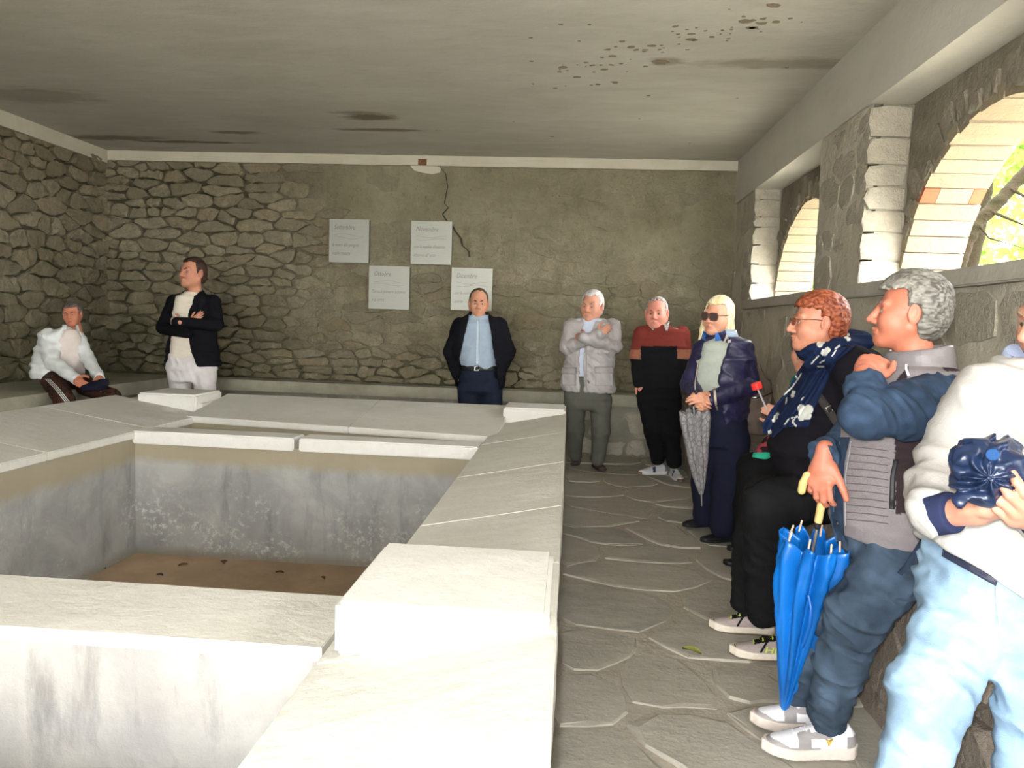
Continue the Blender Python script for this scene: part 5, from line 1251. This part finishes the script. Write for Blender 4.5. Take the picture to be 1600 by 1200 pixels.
p.part('vest_collar', cl, 'nylon', pick((lambda px, py, V: px < 1404, (.02, .02, .022)), (lambda px, py, V: px < 1440, rgb(120, 116, 118)), base=gv), .004)
p.ribbon('reflective_stripe', v, [(1414, 567), (1414, 577), (1418, 588)], [(1418, 566), (1418, 576), (1422, 587)], 'satin', rgb(235, 225, 250), 14, 4, .008, .004, vo)
p.ribbon('pocket_zip', v, [(1396, 718), (1391, 745), (1389, 795)], [(1404, 718), (1399, 745), (1398, 796)], 'leather', (.014, .014, .017), 24, 4, .006, .005, vo)
for i in range(11): p.ribbon('quilt_seam', v, [(1326-min(i, 3)*1.6, 697+i*11.4), (1360, 700+i*11.4), (1388, 704+i*11.4)], [(1326-min(i, 3)*1.6, 698.2+i*11.4), (1360, 701.2+i*11.4), (1388, 705.2+i*11.4)], 'nylon', np.array(gv)*.45, 18, 2, .0022, .002, vo)
p.ribbon('vest_zip', v, [(1329, 688), (1320, 745), (1320, 822)], [(1331.5, 688), (1322.5, 745), (1322.5, 822)], 'cloth', rgb(150, 146, 150), 30, 3, .006, .004, vo)
dj = Sdf(); p.torso3(dj, [(1418, 604, .09, .09), (1404, 650, .065, .112), (1393, 700, .065, .124), (1390, 760, .065, .133), (1394, 834, .065, .142)], core=False, cap=.015)
ds = Sdf(); p.lim(ds, [(1468, 624, -.13), (1415, 642, -.22), (1352, 648, -.28)], [.082, .080, .066], .02); p.lim(ds, [(1350, 648, -.28), (1352, 612, -.215)], [.064, .045], .015)
p.lim(ds, [(1398, 612, .16), (1340, 672, .16), (1294, 708, .035)], [.075, .062, .042], .02)
cuffs(ds, p.J(1352, 622, -.235), p.J(1353, 600, -.185), .054, .058); cuffs(ds, p.J(1298, 704, .045), p.J(1283, 715, .01), .050, .056)
ds.fn(lambda P: P[:, 2]*0+(np.linalg.norm(P-p.J(1358, 582, -.165).astype(f32), axis=1)*-1+.040), .006, 'i') if False else None
dcol = lambda V, px, py: np.array([rgb(56, 74, 98)], f32)*(.9+.5*np.clip(vnoise(V, 14, 3)*.6+.6*vnoise(V, 45, 8), -.5, .9))[:, None].astype(f32)
p.part('denim_jacket', dj, 'denim', dcol, .007); dso = p.part('denim_sleeves', ds, 'denim', dcol, .0045, fold=(.0058, 62, 74, (.9, 0, .5)))
stt = rgb(150, 150, 140)
pk = p.ribbon('denim_placket', v, [(1308, 684), (1299, 720), (1296, 765), (1298, 815), (1306, 846)], [(1328, 684), (1320, 720), (1317, 765), (1318, 815), (1320, 846)], 'denim', dcol, 36, 7, .010, .014)
p.ribbon('placket_seam', v, [(1311, 690), (1303, 740), (1302, 800)], [(1312.3, 690), (1304.3, 740), (1303.3, 800)], 'denim', rgb(105, 118, 135), 20, 3, .013, .003, pk)
for x, y in ((1312, 706), (1307, 788), (1309, 818)):
    b = Sdf(); b.ell(surf(v, [x], [y], Yp, .013)[0], (.007, .005, .007)); p.part('button', b, 'leather', (.02, .02, .022), .003, pk)
# left fist at the chin, right hand on the umbrella handle
add_hand(p, sk, .0034, p.J(1349, 588, -.165), p.J(1374, 548, -.10)-p.J(1349, 588, -.165), (-.45, -.9, .35), 1, .92, curl=(62, 66, 68, 70), tdir=(.5, .8, -.4))
wr_ = Sdf(); wr_.chain([p.J(1353, 606, -.20), p.J(1352, 586, -.16)], [.036, .034], .01); V, Q = mesh_sdf(wr_, .004); p.skin.append((V, Q, const(sk)(V, 0, 0)))
UH = p.J(1287, 768, -.02)
add_hand(p, sk, .0034, p.J(1287, 716, .0), np.array([-.10, -.10, -.75]), (-.62, -.72, .12), -1, 1.02, curl=(34, 36, 38, 42), spread=.08, tdir=(.55, .85, -.15), tcurl=4)
t = Sdf(); p.torso3(t, [(1396, 822, .18, .15), (1402, 858, .18, .15)], cap=.04)
p.lim(t, [(1412, 868, -.09), (1338, 958, -.14), (1312, 1040, -.08), (1292, 1116, -.02)], [.105, .084, .072, .062], .03); p.lim(t, [(1398, 860, .10), (1300, 950, .08), (1268, 1030, .14), (1250, 1104, .18)], [.10, .082, .072, .064], .03)
t.fn(lambda P: .092-P[:, 2], .004, 'i')
jcol = lambda V, px, py: np.array([rgb(70, 86, 104)], f32)*(.8+.6*np.clip(.3+.8*vnoise(V, 7, 5)+.6*vnoise(V, 30, 2), -.2, 1.))[:, None].astype(f32)
jno = p.part('jeans', t, 'denim', jcol, .0058, fold=(.010, 46, 75, (.3, 0, .9)))
p.ribbon('jeans_tab', t, [(1438, 843), (1412, 884), (1402, 895)], [(1446, 847), (1420, 889), (1409, 899)], 'denim', rgb(50, 62, 82), 14, 4, .006, .005, jno)
def sneaker(t, v, z):
    c = np.tile(np.array(rgb(232, 232, 236), f32), (len(t), 1)); g_ = rgb(150, 146, 146)
    low = (t > .42) & (z < .040+.03*np.clip((t-.75)/.25, 0, 1)) & (z < .052); c[low] = g_; c[(t > .92) & (z < .05)] = g_; c[(t > .52) & (t < .66) & (z > .030) & (np.abs(v) > .012)] = g_
    c[(t < .14) & (z < .075)] = g_; c[(t > .30) & (t < .55) & (np.abs(v) > .022) & (z > .066)] = g_; return c
for tp, hl, nr in (((1172, 1132), (1262, 1140), 0), ((1190, 1176), (1314, 1180), 1)):
    o, he, ax, lt, L_ = shoe(p, atz(*tp, 0), atz(*hl, 0), 'leather', sneaker, rgb(218, 206, 196), L=.30, lace=rgb(244, 244, 246), h=.0038, soleh=.036, hgt=1.08)
    if nr:
        ou = lt*(1 if lt[1] < 0 else -1); c0 = he+ax*.34*L_+ou*.0395+np.array([0, 0, .062]); zz = unit(np.array([0, 0, 1.])-ou*.25); wing = [(-.002, -.012), (.003, -.003), (.013, .012), (.004, .006), (.0, .004), (-.004, .007), (-.013, .011), (-.004, -.003)]
        V = [c0-ax*a*1.0+zz*b+ou*k for k in (.003, -.004) for a, b in wing]; n_ = len(wing); mesh_obj('emblem', V, [tuple(range(n_)), tuple(range(2*n_-1, n_-1, -1))]+[(i, (i+1) % n_, n_+(i+1) % n_, n_+i) for i in range(n_)], M['gold'], o, False)
p.finish(sk)
DEN = p

# --- man in white jacket
Yp = 1.78
p = Person('man in white blouson jacket and light blue jeans leaning on the rock bench', (.95, 1.6, 0), Yp, -150, .0055)
sk = rgb(190, 138, 114); wj = rgb(178, 175, 171)
W, sc = put_head(p, 1664, 500, 150, -168, -8, 0, skin=sk, h=.0036, brow=rgb(140, 120, 100), neck=(0, -.05, -.19), hair=dict(c=rgb(120, 108, 96), c2=rgb(160, 150, 140), t=.010, zl=.078, amp=.002))
j = Sdf(); p.torso3(j, [(1622, 572, .09, .085), (1618, 594, .15, .10), (1610, 640, .185, .135), (1592, 720, .20, .15), (1582, 800, .195, .155), (1566, 868, .185, .15), (1556, 925, .18, .150)], cap=.015, shrink=.055)
p.cut(j, [(1380, 780), (1468, 856), (1515, 888), (1570, 915), (1640, 940), (1760, 950), (1760, 1200), (1380, 1200)], .006, -9)
p.lim(j, [(1546, 620, -.02), (1490, 715, .02)], [.080, .076]); p.lim(j, [(1488, 718, 0), (1466, 756, -.02)], [.073, .062], .03); HW_ = p.J(1500, 800, -.22); dH = unit(p.J(1545, 797, -.27)-HW_); p.lim(j, [p.J(1462, 764, -.04), HW_-dH*.060], [.060, .052], .03)
p.lim(j, [(1690, 612, -.1), (1735, 740, -.15), (1640, 812, -.28)], [.085, .078, .055], .03)
jo = p.part('blouson_jacket', j, 'nylon', wj, .0055, fold=(.010, 28, 83, (.7, .2, .6)))
sh = Sdf(); sh.lim = None
collar(p, 'shirt_collar', (1632, 560), .075, .06, 'cloth', rgb(160, 170, 195), open_=.4, drop=.03)
cf = Sdf(); cuffs(cf, HW_-dH*.062, HW_-dH*.012, .047, .043); p.part('cuff', cf, 'knit', rgb(40, 46, 74), .004, jo); cf = Sdf(); cf.rc(p.J(1648, 810, -.27), p.J(1632, 814, -.30), .046, .043, .004); p.part('cuff', cf, 'knit', rgb(40, 46, 74), .004, jo)
p.ribbon('chest_seam', j, [(1540, 596), (1560, 608), (1600, 622)], [(1540, 598), (1560, 610), (1600, 625)], 'nylon', rgb(190, 186, 180), 14, 3, .005, .004, jo)
add_hand(p, sk, .0034, HW_, dH, (.25, -.55, -.9), 1, 1.05, curl=(42, 46, 48, 50), tdir=(.6, .7, -.3))
add_hand(p, sk, .0032, p.J(1640, 812, -.31), p.J(1590, 798, -.36)-p.J(1640, 812, -.31), (-.2, -.75, -.6), 1, 1.05, curl=(38, 42, 44, 46), tdir=(.6, .7, -.3))
t = Sdf(); p.torso3(t, [(1560, 876, .165, .135), (1560, 920, .175, .145), (1560, 950, .17, .14)], cap=.03)
kn1 = p.J(1452, 1078, -.14); kn2 = p.J(1625, 1100, -.16)
p.lim(t, [p.J(1516, 955, -.03), kn1, np.array([kn1[0]-.075, kn1[1]-.02, .10])], [.105, .077, .066], .04); p.lim(t, [p.J(1606, 958, -.06), kn2, np.array([kn2[0]-.02, kn2[1]-.02, .10])], [.105, .078, .066], .04)
lj = lambda V, px, py: np.array([rgb(140, 168, 192)], f32)*(.85+.35*np.clip(.5+vnoise(V, 9, 6), 0, 1))[:, None].astype(f32)
jno = p.part('jeans', t, 'denim', lj, .006, fold=(.009, 40, 85, (.5, 0, .8)))
p.ribbon('belt', t, [(1473, 858), (1471, 869)], [(1560, 905), (1556, 916)], 'leather', rgb(36, 40, 58), 4, 24, .010, .006, jno)
p.ribbon('fly_seam', t, [(1556, 918), (1557, 950), (1562, 980)], [(1558, 918), (1559, 950), (1564, 980)], 'denim', rgb(195, 205, 215), 14, 3, .005, .003, jno)
for k in (kn1, kn2): shoe(p, (k[0]-.27, k[1]-.06, 0), (k[0]-.02, k[1], 0), 'leather', rgb(120, 110, 100), rgb(90, 85, 80), L=.28, slip=True, h=.007)
p.finish(sk)
WJ = p

# ------------------------------------------------------------------ plaques
def m_plate():
    m, nt, b = newmat('brushed_plate', .32, .5); p = pos(nt); n = noise(nt, scaled(nt, p, (1, 1, 9)), 14., 5, .6)
    setc(nt, b, mix(nt, n, (.30, .305, .265), (.37, .375, .33))); b.inputs['Metallic'].default_value = .35; bump(nt, b, n, .06, .002)
    nt.links.new(maprange(nt, n, 0, 1, .42, .55), b.inputs['Roughness']); return m
M['plate'] = m_plate(); M['plate_edge'] = m_plain('plate_back', (.05, .05, .045), .7, .2, 20, 0); M['engrave'] = m_plain('engraved_line', (.17, .17, .15), .6, .1, 20, 0)
PLQ = [((515, 342), (576, 411), 'Settembre', ['la mano alla pergola', 'coglie matura'], 'titled Settembre, upper one nearest the dark corner'), ((577, 415), (639, 484), 'Ottobre', ['Torna a piovere autunno', 'e la terra'], 'titled Ottobre, lower one fully in view'),
       ((643, 345), (705, 414), 'Novembre', ["con la nebbia d'intorno", "attorno all' orto"], 'titled Novembre, beside the wall crack'), ((706, 418), (768, 486), 'Dicembre', ['con le notti', 'spente'], 'titled Dicembre, behind the man in black coat')]
for (x0, y0), (x1, y1), title, lines, lab in PLQ:
    a = at(x0, y0, YB-.08); b = at(x1, y1, YB-.08); c = (a+b)/2; wd, hh = abs(b[0]-a[0])/2, abs(a[2]-b[2])/2
    e = empty('engraved_plaque', (c[0], YB-.06, c[2])); tag(e, 'engraved metal wall plaque: '+lab, 'plaque', 'engraved plaques on the end wall')
    boxes('plate', [(c[0]-wd, c[0]+wd, YB-.082, YB-.076, c[2]-hh, c[2]+hh)], M['plate'], e)
    boxes('backing', [(c[0]-wd+.004, c[0]+wd-.004, YB-.0755, YB-.03, c[2]-hh+.004, c[2]+hh-.004)], M['plate_edge'], e)
    text('lettering', title, .075, M['engrave'], e, (c[0]-wd+.05, YB-.083, c[2]+hh-.11), (1, 0, 0), (0, 0, 1), .35, .0008, sx=.75)
    for i, l in enumerate(lines): text('lettering', l, .052, M['engrave'], e, (c[0]-wd+.03, YB-.083, c[2]-.06-.09*i), (1, 0, 0), (0, 0, 1), .4, .0008, sx=min(.72, 1.9*wd/(len(l)*.026)))
    for k in range(2):
        b_ = Sdf(); b_.chain([(c[0]-wd*.75+wd*1.5*t/10, YB-.083, c[2]+.065-.03*k+.012*math.sin(t*.6+k*1.4+x0)) for t in range(11)], [.0016]*11, .001); V, Q = mesh_sdf(b_, .0016, .004); mesh_obj('engraved_wave', V, Q, M['engrave'], e, True)

# ------------------------------------------------------------------ umbrellas
def canopy(name, T, H, prof, npl, mat, colf, parent, twist=.5, depth=.30, rim=.03, thick=.0025, nu=112, ns=46, seed=0, bumps=()):
    T = np.array(T, float); H = np.array(H, float); ax = H-T; Lx = np.linalg.norm(ax); ax /= Lx; u = unit(np.cross(ax, [.1, 1, .05])); v = np.cross(ax, u); r = np.random.RandomState(seed); ph = r.uniform(0, 6, 6)
    th = np.linspace(0, 2*np.pi, nu, endpoint=False); ss = np.linspace(0, 1, ns); V = []
    for lay in (0, 1):
        for s_ in ss:
            R = np.interp(s_, [a for a, _ in prof], [b for _, b in prof]); t = th+twist*s_
            pl = np.abs(np.sin(npl*t/2+.5*np.sin(2*t+ph[0])+.3*np.sin(5*s_+ph[1]))); rr = R*(1-depth*(1-pl)**1.4*min(1, s_*4)+.06*np.sin(3*t+ph[2]+4*s_)+.04*np.sin(npl*2*t+ph[3]+9*s_)+.10*s_*(np.abs(vnoise(np.stack([np.cos(th)*3.1, np.sin(th)*3.1, np.full(nu, s_*5.5)], 1), 1.6, seed+2))-.35))
            for (bt, bs, br, bw) in bumps: rr = rr+br*np.exp(-((np.angle(np.exp(1j*(th-bt)))/bw)**2+((s_-bs)/.16)**2))
            z = Lx*(s_-rim*(1-pl)*max(0, s_-.75)*4); rr = rr-lay*thick
            V.append(T+np.outer(z, ax)+np.outer(rr*np.cos(t), u)+np.outer(rr*np.sin(t), v))
    V = np.vstack(V); id_ = np.arange(2*ns*nu).reshape(2, ns, nu); Q = []
    for lay in (0, 1):
        g = id_[lay]; q = np.stack([g[:-1], np.roll(g[:-1], -1, 1), np.roll(g[1:], -1, 1), g[1:]], -1).reshape(-1, 4); Q.append(q if lay == 0 else q[:, ::-1])
    g0, g1 = id_[0, -1], id_[1, -1]; Q.append(np.stack([g0, np.roll(g0, -1), np.roll(g1, -1), g1], -1)); Q = np.vstack(Q)
    px, py = project(V); return mesh_obj(name, V, Q, mat, parent, True, colf(V, px, py)), ax, u, v, Lx
def rod(name, pts, r, mat, parent, h=.002, col=(.5, .5, .5)):
    b = Sdf(); b.chain([np.array(q, float) for q in pts], r if hasattr(r, '__len__') else [r]*len(pts), .002); V, Q = mesh_sdf(b, h, .004); return mesh_obj(name, V, Q, mat, parent, True, const(col)(V, 0, 0))
M['wood'] = m_plain('pale_wood', (.56, .40, .16), .45, .15, 30, .1); M['grey_metal'] = m_plain('grey_metal', (.35, .34, .33), .35, .1, 30, 0, metallic=.8); M['beige_tip'] = m_plain('rib_tip', (.52, .40, .30), .5, .1, 30, 0); M['pale_metal'] = m_plain('pale_metal', (.55, .55, .56), .4, .1, 30, 0, metallic=.2); M['red_plastic'] = m_plain('red_plastic', (.75, .03, .025), .4, .08, 30, 0)
# blue walking umbrella
tipP = atz(1220, 1136, .0); tipP[2] = .004; Hh = at(1290, 752, 2.36); axb = unit(Hh-tipP)
ue = empty('blue_umbrella', tuple(tipP)); tag(ue, 'bright blue walking umbrella with pale wooden crook handle, tip on the floor', 'umbrella')
T_ = tipP+axb*.055; Ct = at(1262, 838, 2.40); Ct = tipP+axb*float((Ct-tipP)@axb)
blue = lambda V, px, py: np.array([rgb(12, 98, 178)], f32)*(.85+.25*np.clip(vnoise(V, 12, 3)+.5, 0, 1))[:, None].astype(f32)
cn, ax_, u_, v_, Lc = canopy('canopy', T_, Ct, [(0, .010), (.08, .020), (.25, .045), (.5, .080), (.72, .105), (.88, .115), (1, .108)], 8, M['satin'], blue, ue, .9, .45, .05, bumps=((2.9, .78, .05, .5),))
for k in range(8):
    a = 2*math.pi*k/8+.35; rr = .078 if k % 2 else .092; b0 = Ct+(u_*math.cos(a)+v_*math.sin(a))*rr-ax_*.02; rod('rib_tip', [b0, b0+ax_*.040+(u_*math.cos(a)+v_*math.sin(a))*-.006], .0036, M['beige_tip'], cn)
rod('shaft', [tipP+axb*.05, tipP+axb*(float((Hh-tipP)@axb)-.10)], .006, M['grey_metal'], ue); rod('ferrule', [tipP, tipP+axb*.06], [.006, .008], M['black_plastic'], ue)
hd = unit(np.array([-1., .1, 0])-axb*(-axb[0])); top = Hh+axb*.0
rod('handle', [tipP+axb*(float((Hh-tipP)@axb)-.135), Hh-axb*.01, Hh+axb*.018+hd*.012, Hh+axb*.024+hd*.034, Hh+axb*.012+hd*.058, Hh-axb*.015+hd*.066, Hh-axb*.04+hd*.066], .0125, M['wood'], ue, .003)
rod('handle_collar', [tipP+axb*(float((Hh-tipP)@axb)-.155), tipP+axb*(float((Hh-tipP)@axb)-.135)], .011, M['black_plastic'], ue, .003)
sp = at(1262, 1000, 2.30); st1 = at(1248, 1012, 2.31); 
V = []; 
for i, (x, y, d) in enumerate(((1263, 930, 2.315), (1268, 950, 2.30), (1266, 975, 2.30), (1258, 1000, 2.31), (1252, 1012, 2.315))):
    for s_ in (-1, 1):
        for k in (0, .003): q = at(x+s_*3, y+s_*1.0, d+.004+k); V.append(q)
Q = []
for i in range(4):
    b = i*4; Q += [(b, b+2, b+6, b+4), (b+1, b+5, b+7, b+3), (b, b+4, b+5, b+1), (b+2, b+3, b+7, b+6)]
mesh_obj('closing_strap', V, Q, M['satin'], cn, True, const(rgb(14, 84, 160))(V, 0, 0))
# patterned umbrella of the blonde woman
def m_snake():
    m, nt, b = newmat('snakeskin_print', .6, .3); p = pos(nt); q = scaled(nt, p, (1., 1., .62))
    vo = nt.nodes.new('ShaderNodeTexVoronoi'); vo.feature = 'DISTANCE_TO_EDGE'; vo.inputs['Scale'].default_value = 42; nt.links.new(q, vo.inputs['Vector'])
    n = noise(nt, p, 26., 5, .7); col = mix(nt, n, (.11, .10, .10), (.36, .345, .35)); col = mix(nt, math_(nt, 'MULTIPLY', maprange(nt, vo.outputs['Distance'], .14, .02), .6), col, (.06, .055, .055)); setc(nt, b, col); return m
ue = empty('patterned_umbrella', tuple(at(1096, 789, 4.45))); tag(ue, 'furled grey snakeskin-print umbrella hanging from the hands of the blonde woman', 'umbrella')
tp = at(1096, 772, 4.45); tb = at(1084, 640, 4.45); ms = m_snake()
canopy('canopy', tp, tb, [(0, .012), (.15, .034), (.4, .060), (.7, .082), (.92, .098), (1, .092)], 8, ms, const((.5, .5, .5)), ue, .8, .3, .06, seed=3, nu=80, ns=36)
rod('ferrule', [tp+(tp-tb)*.0, at(1096.5, 790, 4.45)], .0045, M['grey_metal'], ue); rod('shaft', [tp, tb+(tb-tp)*.10], .006, M['grey_metal'], ue, .003); rod('handle', [at(1082, 632, 4.45), at(1088, 612, 4.44)], .013, M['black_plastic'], ue, .003); rod('wrist_cord', [at(1076, 640, 4.44), at(1080, 628, 4.43)], .002, M['grey_metal'], ue)
# folded navy umbrella of the man in white
c = at(1548, 738, 1.47); vdir = unit(np.array([c[0], c[1], .05])); b = Sdf(); uu = unit(np.cross(vdir, [0, 0, 1])); vv = np.cross(uu, vdir)
b.loft([(c-vdir*.045+vv*.004, .036, .036), (c-vdir*.015, .064, .060), (c+vdir*.04, .066, .062), (c+vdir*.10-vv*.02, .045, .04), (c+vdir*.15-vv*.03, .025, .025)], uu, vv, 0, 2.1, .02)
b.rc(at(1505, 765, 1.46), at(1500, 782, 1.45), .02, .008, .02); b.ell(at(1508, 712, 1.47), (.022, .03, .022), k=.02); b.ell(at(1500, 724, 1.46), (.012, .02, .010), k=.02); b.lo = b.lo-.02; b.hi = b.hi+.02
C3, U3, V3, D3 = c.astype(f32), uu.astype(f32), vv.astype(f32), vdir.astype(f32)
def pleat(P):
    q = P-C3; a = np.arctan2(q@V3, q@U3); w = q@D3; r = np.sqrt((q@U3)**2+(q@V3)**2)
    n = vnoise(P, 22, 4); return (.010*(np.abs(np.sin(4*a+w*14+2.6*n+r*26))-.62)+.004*np.sin(9*a+30*r+7*n)+.005*np.abs(vnoise(P, 55, 9))).astype(f32)
b.post = pleat; ue = empty('folded_umbrella', tuple(c)); tag(ue, 'crumpled folded navy pocket umbrella held by the man in the white jacket', 'umbrella')
V, Q = mesh_sdf(b, .0028, .02); mesh_obj('canopy', V, Q, M['satin'], ue, True, const(rgb(24, 38, 66))(V, 0, 0))
cc = at(1551, 711, 1.405); k_ = Sdf(); k_.rc(cc, cc+vdir*.03, .0115, .011, 0); k_.fn(lambda P: (-(P-cc.astype(f32))@D3).astype(f32), .002, 'i'); V, Q = mesh_sdf(k_, .002, .006); mesh_obj('end_cap', V, Q, M['cloth'], ue, True, const(rgb(40, 72, 118))(V, 0, 0))
rod('shaft', [c+vdir*.10-vv*.02, c+vdir*.2-vv*.05], .008, M['black_plastic'], ue, .003)
# red-tipped stick
se = empty('red_tipped_stick', tuple(at(1199, 642, 3.66))); tag(se, 'thin metal stick with a bright red cap held up by the hidden woman', 'stick')
rod('shaft', [at(1183, 606, 3.64), at(1202, 648, 3.67)], .0042, M['pale_metal'], se); a0 = at(1180.5, 598, 3.64); a1 = at(1184, 608, 3.64); k_ = Sdf(); dd = unit(a1-a0); m3 = ((a0+a1)/2).astype(f32); d3 = dd.astype(f32); ln_ = np.linalg.norm(a1-a0)/2
def cyl(P): q = P-m3; w = q@d3; r = np.sqrt(np.maximum((q*q).sum(1)-w*w, 0)); return np.maximum(r-.025, np.abs(w)-ln_).astype(f32)
k_.fn(cyl, 0, 'u', m3-.05, m3+.05); V, Q = mesh_sdf(k_, .003); mesh_obj('cap', V, Q, M['red_plastic'], se, True)
# backpack
be = empty('backpack', tuple(at(1178, 670, 4.82))); tag(be, 'grey-brown fabric backpack hanging behind the blonde woman', 'backpack'); Yb = 4.84
b = Sdf(); b.loft([(at(1181, 575, Yb), .035, .035), (at(1182, 598, Yb), .085, .07), (at(1180, 630, Yb), .125, .09), (at(1178, 655, Yb), .12, .09), (at(1178, 672, Yb), .09, .07)], (.9, .43, 0), (.43, -.9, 0), 0, 2.3, .03); b.post = folds(.006, 40, 5, (1, 0, .3)); V, Q = mesh_sdf(b, .006); bp = mesh_obj('bag', V, Q, M['cloth'], be, True, const(rgb(98, 86, 78))(V, 0, 0))
BK = Person.__new__(Person); BK.Y = Yb; BK.e = be
BK.ribbon('strap', b, [(1150, 606), (1152, 640), (1160, 655)], [(1160, 606), (1163, 640), (1168, 655)], 'cloth', (.012, .012, .013), 16, 4, .010, .006); BK.ribbon('pocket_zip', b, [(1174, 621), (1192, 619), (1208, 612)], [(1174, 623), (1192, 621), (1208, 614)], 'cloth', (.02, .018, .016), 16, 3, .006, .004); BK.ribbon('zip_pull', b, [(1175, 620.5), (1183, 620)], [(1175, 622.5), (1183, 622)], 'metal', (.6, .5, .4), 6, 3, .009, .003)
rod('shoulder_strap', [at(1171, 545, 4.74), at(1178, 560, 4.80), at(1182, 580, 4.84)], .013, M['black_plastic'], be, .004)

# ------------------------------------------------------------------ leaves on the ground
def leaf_mesh(c, L, ang, z, curl=.006):
    d = np.array([math.cos(ang), math.sin(ang), 0]); s_ = np.array([-d[1], d[0], 0]); V = []; Fc = []; n = 7; wv = [.02, .5, .85, 1., .8, .45, .02]
    for i in range(n):
        t = i/(n-1); m_ = np.array(c)+d*(t-.5)*L
        for k in (-1, 0, 1): V.append(m_+s_*k*wv[i]*L*.28+np.array([0, 0, z+curl*(abs(k)+.6*math.sin(t*3.1))]))
    for i in range(n-1):
        for k in (0, 1): b_ = i*3+k; Fc.append((b_, b_+1, b_+4, b_+3))
    return V, Fc
M['leaf_y'] = m_plain('yellow_green_leaf', (.26, .27, .06), .7, .3, 60); M['leaf_b'] = m_plain('dry_leaf', (.10, .055, .03), .9, .4, 60)
V, Fc = leaf_mesh(atz(1081, 1020, .012), .085, 2.6, 0.004, .010); o = mesh_obj('fallen_leaf', V, Fc, M['leaf_y'], None); tag(o, 'yellow-green fallen leaf lying on the paved passage', 'leaf')
rg = random.Random(9)
for k, (x, y, L_) in enumerate(((160, 889, .05), (187, 868, .06), (286, 884, .045), (350, 880, .06), (437, 896, .04), (250, 900, .035), (505, 905, .04))):
    V, Fc = leaf_mesh(atz(x, y, FLZ), L_*1.4, rg.uniform(0, 6), .004, .008); o = mesh_obj('dry_leaf', V, Fc, M['leaf_b'], None); tag(o, 'brown dry leaf scattered on the tan tank floor', 'leaf', 'dry leaves on the tank floor')

# ------------------------------------------------------------------ outside: ground, tree, shrubs
M['grass'] = m_plain('outside_ground', (.44, .42, .34), .95, .3, 3); structure(boxes('ground', [(2.27, 30, -14, 30, -.4, -.02), (-12, 2.27, -16, YF-.4, -.4, -.02)], M['grass']))
def m_leaf(name, c):
    m, nt, b = newmat(name, .6, .3); p = pos(nt); n = noise(nt, p, 3., 4, .6); col = mix(nt, n, [x*.6 for x in c], [min(1, x*1.4) for x in c]); tr = nt.nodes.new('ShaderNodeBsdfTranslucent'); nt.links.new(col, tr.inputs[0]); setc(nt, b, col)
    ms_ = nt.nodes.new('ShaderNodeMixShader'); ms_.inputs[0].default_value = .5; nt.links.new(b.outputs[0], ms_.inputs[1]); nt.links.new(tr.outputs[0], ms_.inputs[2]); nt.links.new(ms_.outputs[0], nt.nodes['Material Output'].inputs[0]); return m
M['leaves'] = m_leaf('tree_leaf', (.18, .30, .045)); M['bark'] = m_plaster('mossy_bark', (.022, .015, .009), (.012, .014, .004), .8, 9., bs=1.)
def foliage(name, parent, centers, n, size, seed):
    r = np.random.RandomState(seed); C_ = np.array([c for c, _ in centers]); Rr = np.array([q for _, q in centers]); k = r.randint(0, len(C_), n); d = r.normal(size=(n, 3)); d /= np.linalg.norm(d, axis=1, keepdims=True)
    P = C_[k]+d*(Rr[k]*r.uniform(.3, 1, n)**.6)[:, None]; u = r.normal(size=(n, 3)); u /= np.linalg.norm(u, axis=1, keepdims=True); v = np.cross(u, r.normal(size=(n, 3))); v /= np.linalg.norm(v, axis=1, keepdims=True); s_ = (size*r.uniform(.6, 1.4, n))[:, None]
    V = np.stack([P-u*s_, P+v*s_*.5, P+u*s_, P-v*s_*.5], 1).reshape(-1, 3); Q = np.arange(4*n).reshape(n, 4); o = mesh_obj(name, V, Q, M['leaves'], parent, False); o['kind'] = 'stuff'; return o
te = empty('leaning_tree', tuple(at(1505, 560, 7.2)*np.array([1, 1, 0]))); tag(te, 'mossy leaning tree with light green leaves outside the arched window', 'tree')
YT = 7.2; b = Sdf(); base = at(1488, 430, YT); base[2] = -.05
b.chain([base, at(1500, 405, YT), at(1522, 355, YT), at(1560, 315, YT), at(1605, 268, YT), at(1660, 205, YT), at(1720, 120, YT)], [.09, .062, .056, .055, .058, .05, .03], .03); b.post = folds(.010, 30, 6); V, Q = mesh_sdf(b, .014); mesh_obj('trunk', V, Q, M['bark'], te)
b = Sdf(); b.chain([at(1510, 440, 7.6), at(1526, 370, 7.6), at(1540, 300, 7.6), at(1556, 200, 7.6), at(1575, 60, 7.6)], [.075, .068, .055, .045, .03], .03); V, Q = mesh_sdf(b, .016); mesh_obj('branch', V, Q, M['bark'], te)
for a, q, r0 in (((1548, 330), (1600, 352), .016), ((1530, 352), (1545, 372), .014), ((1545, 372), (1600, 388), .009), ((1580, 295), (1640, 330), .015)): rod('twig', [at(*a, 7.15), at(*q, 7.1)], [r0, r0*.5], M['bark'], te, .006)
cl = [(at(x, y, d), r) for x, y, d, r in ((1590, 225, 8.5, .45), (1560, 260, 9, .4), (1600, 330, 9, .6), (1570, 380, 9.5, .6), (1640, 300, 8.5, .8), (1560, 150, 9, .8), (1650, 180, 8, .9), (1530, 300, 10, .4), (1500, 390, 10, .35))]
foliage('foliage', te, cl, 1900, .075, 4)
sh_e = empty('shrub', tuple(at(1285, 440, 13)*np.array([1, 1, 0]))); tag(sh_e, 'light green shrub seen through the farther arched window', 'shrub')
foliage('foliage', sh_e, [(at(1275, 430, 13), .5), (at(1285, 455, 13), .6), (at(1300, 420, 13.5), .6)], 1400, .08, 5); rod('stem', [at(1285, 440, 13)*np.array([1, 1, 0]), at(1283, 440, 13)], .03, M['bark'], sh_e, .012)
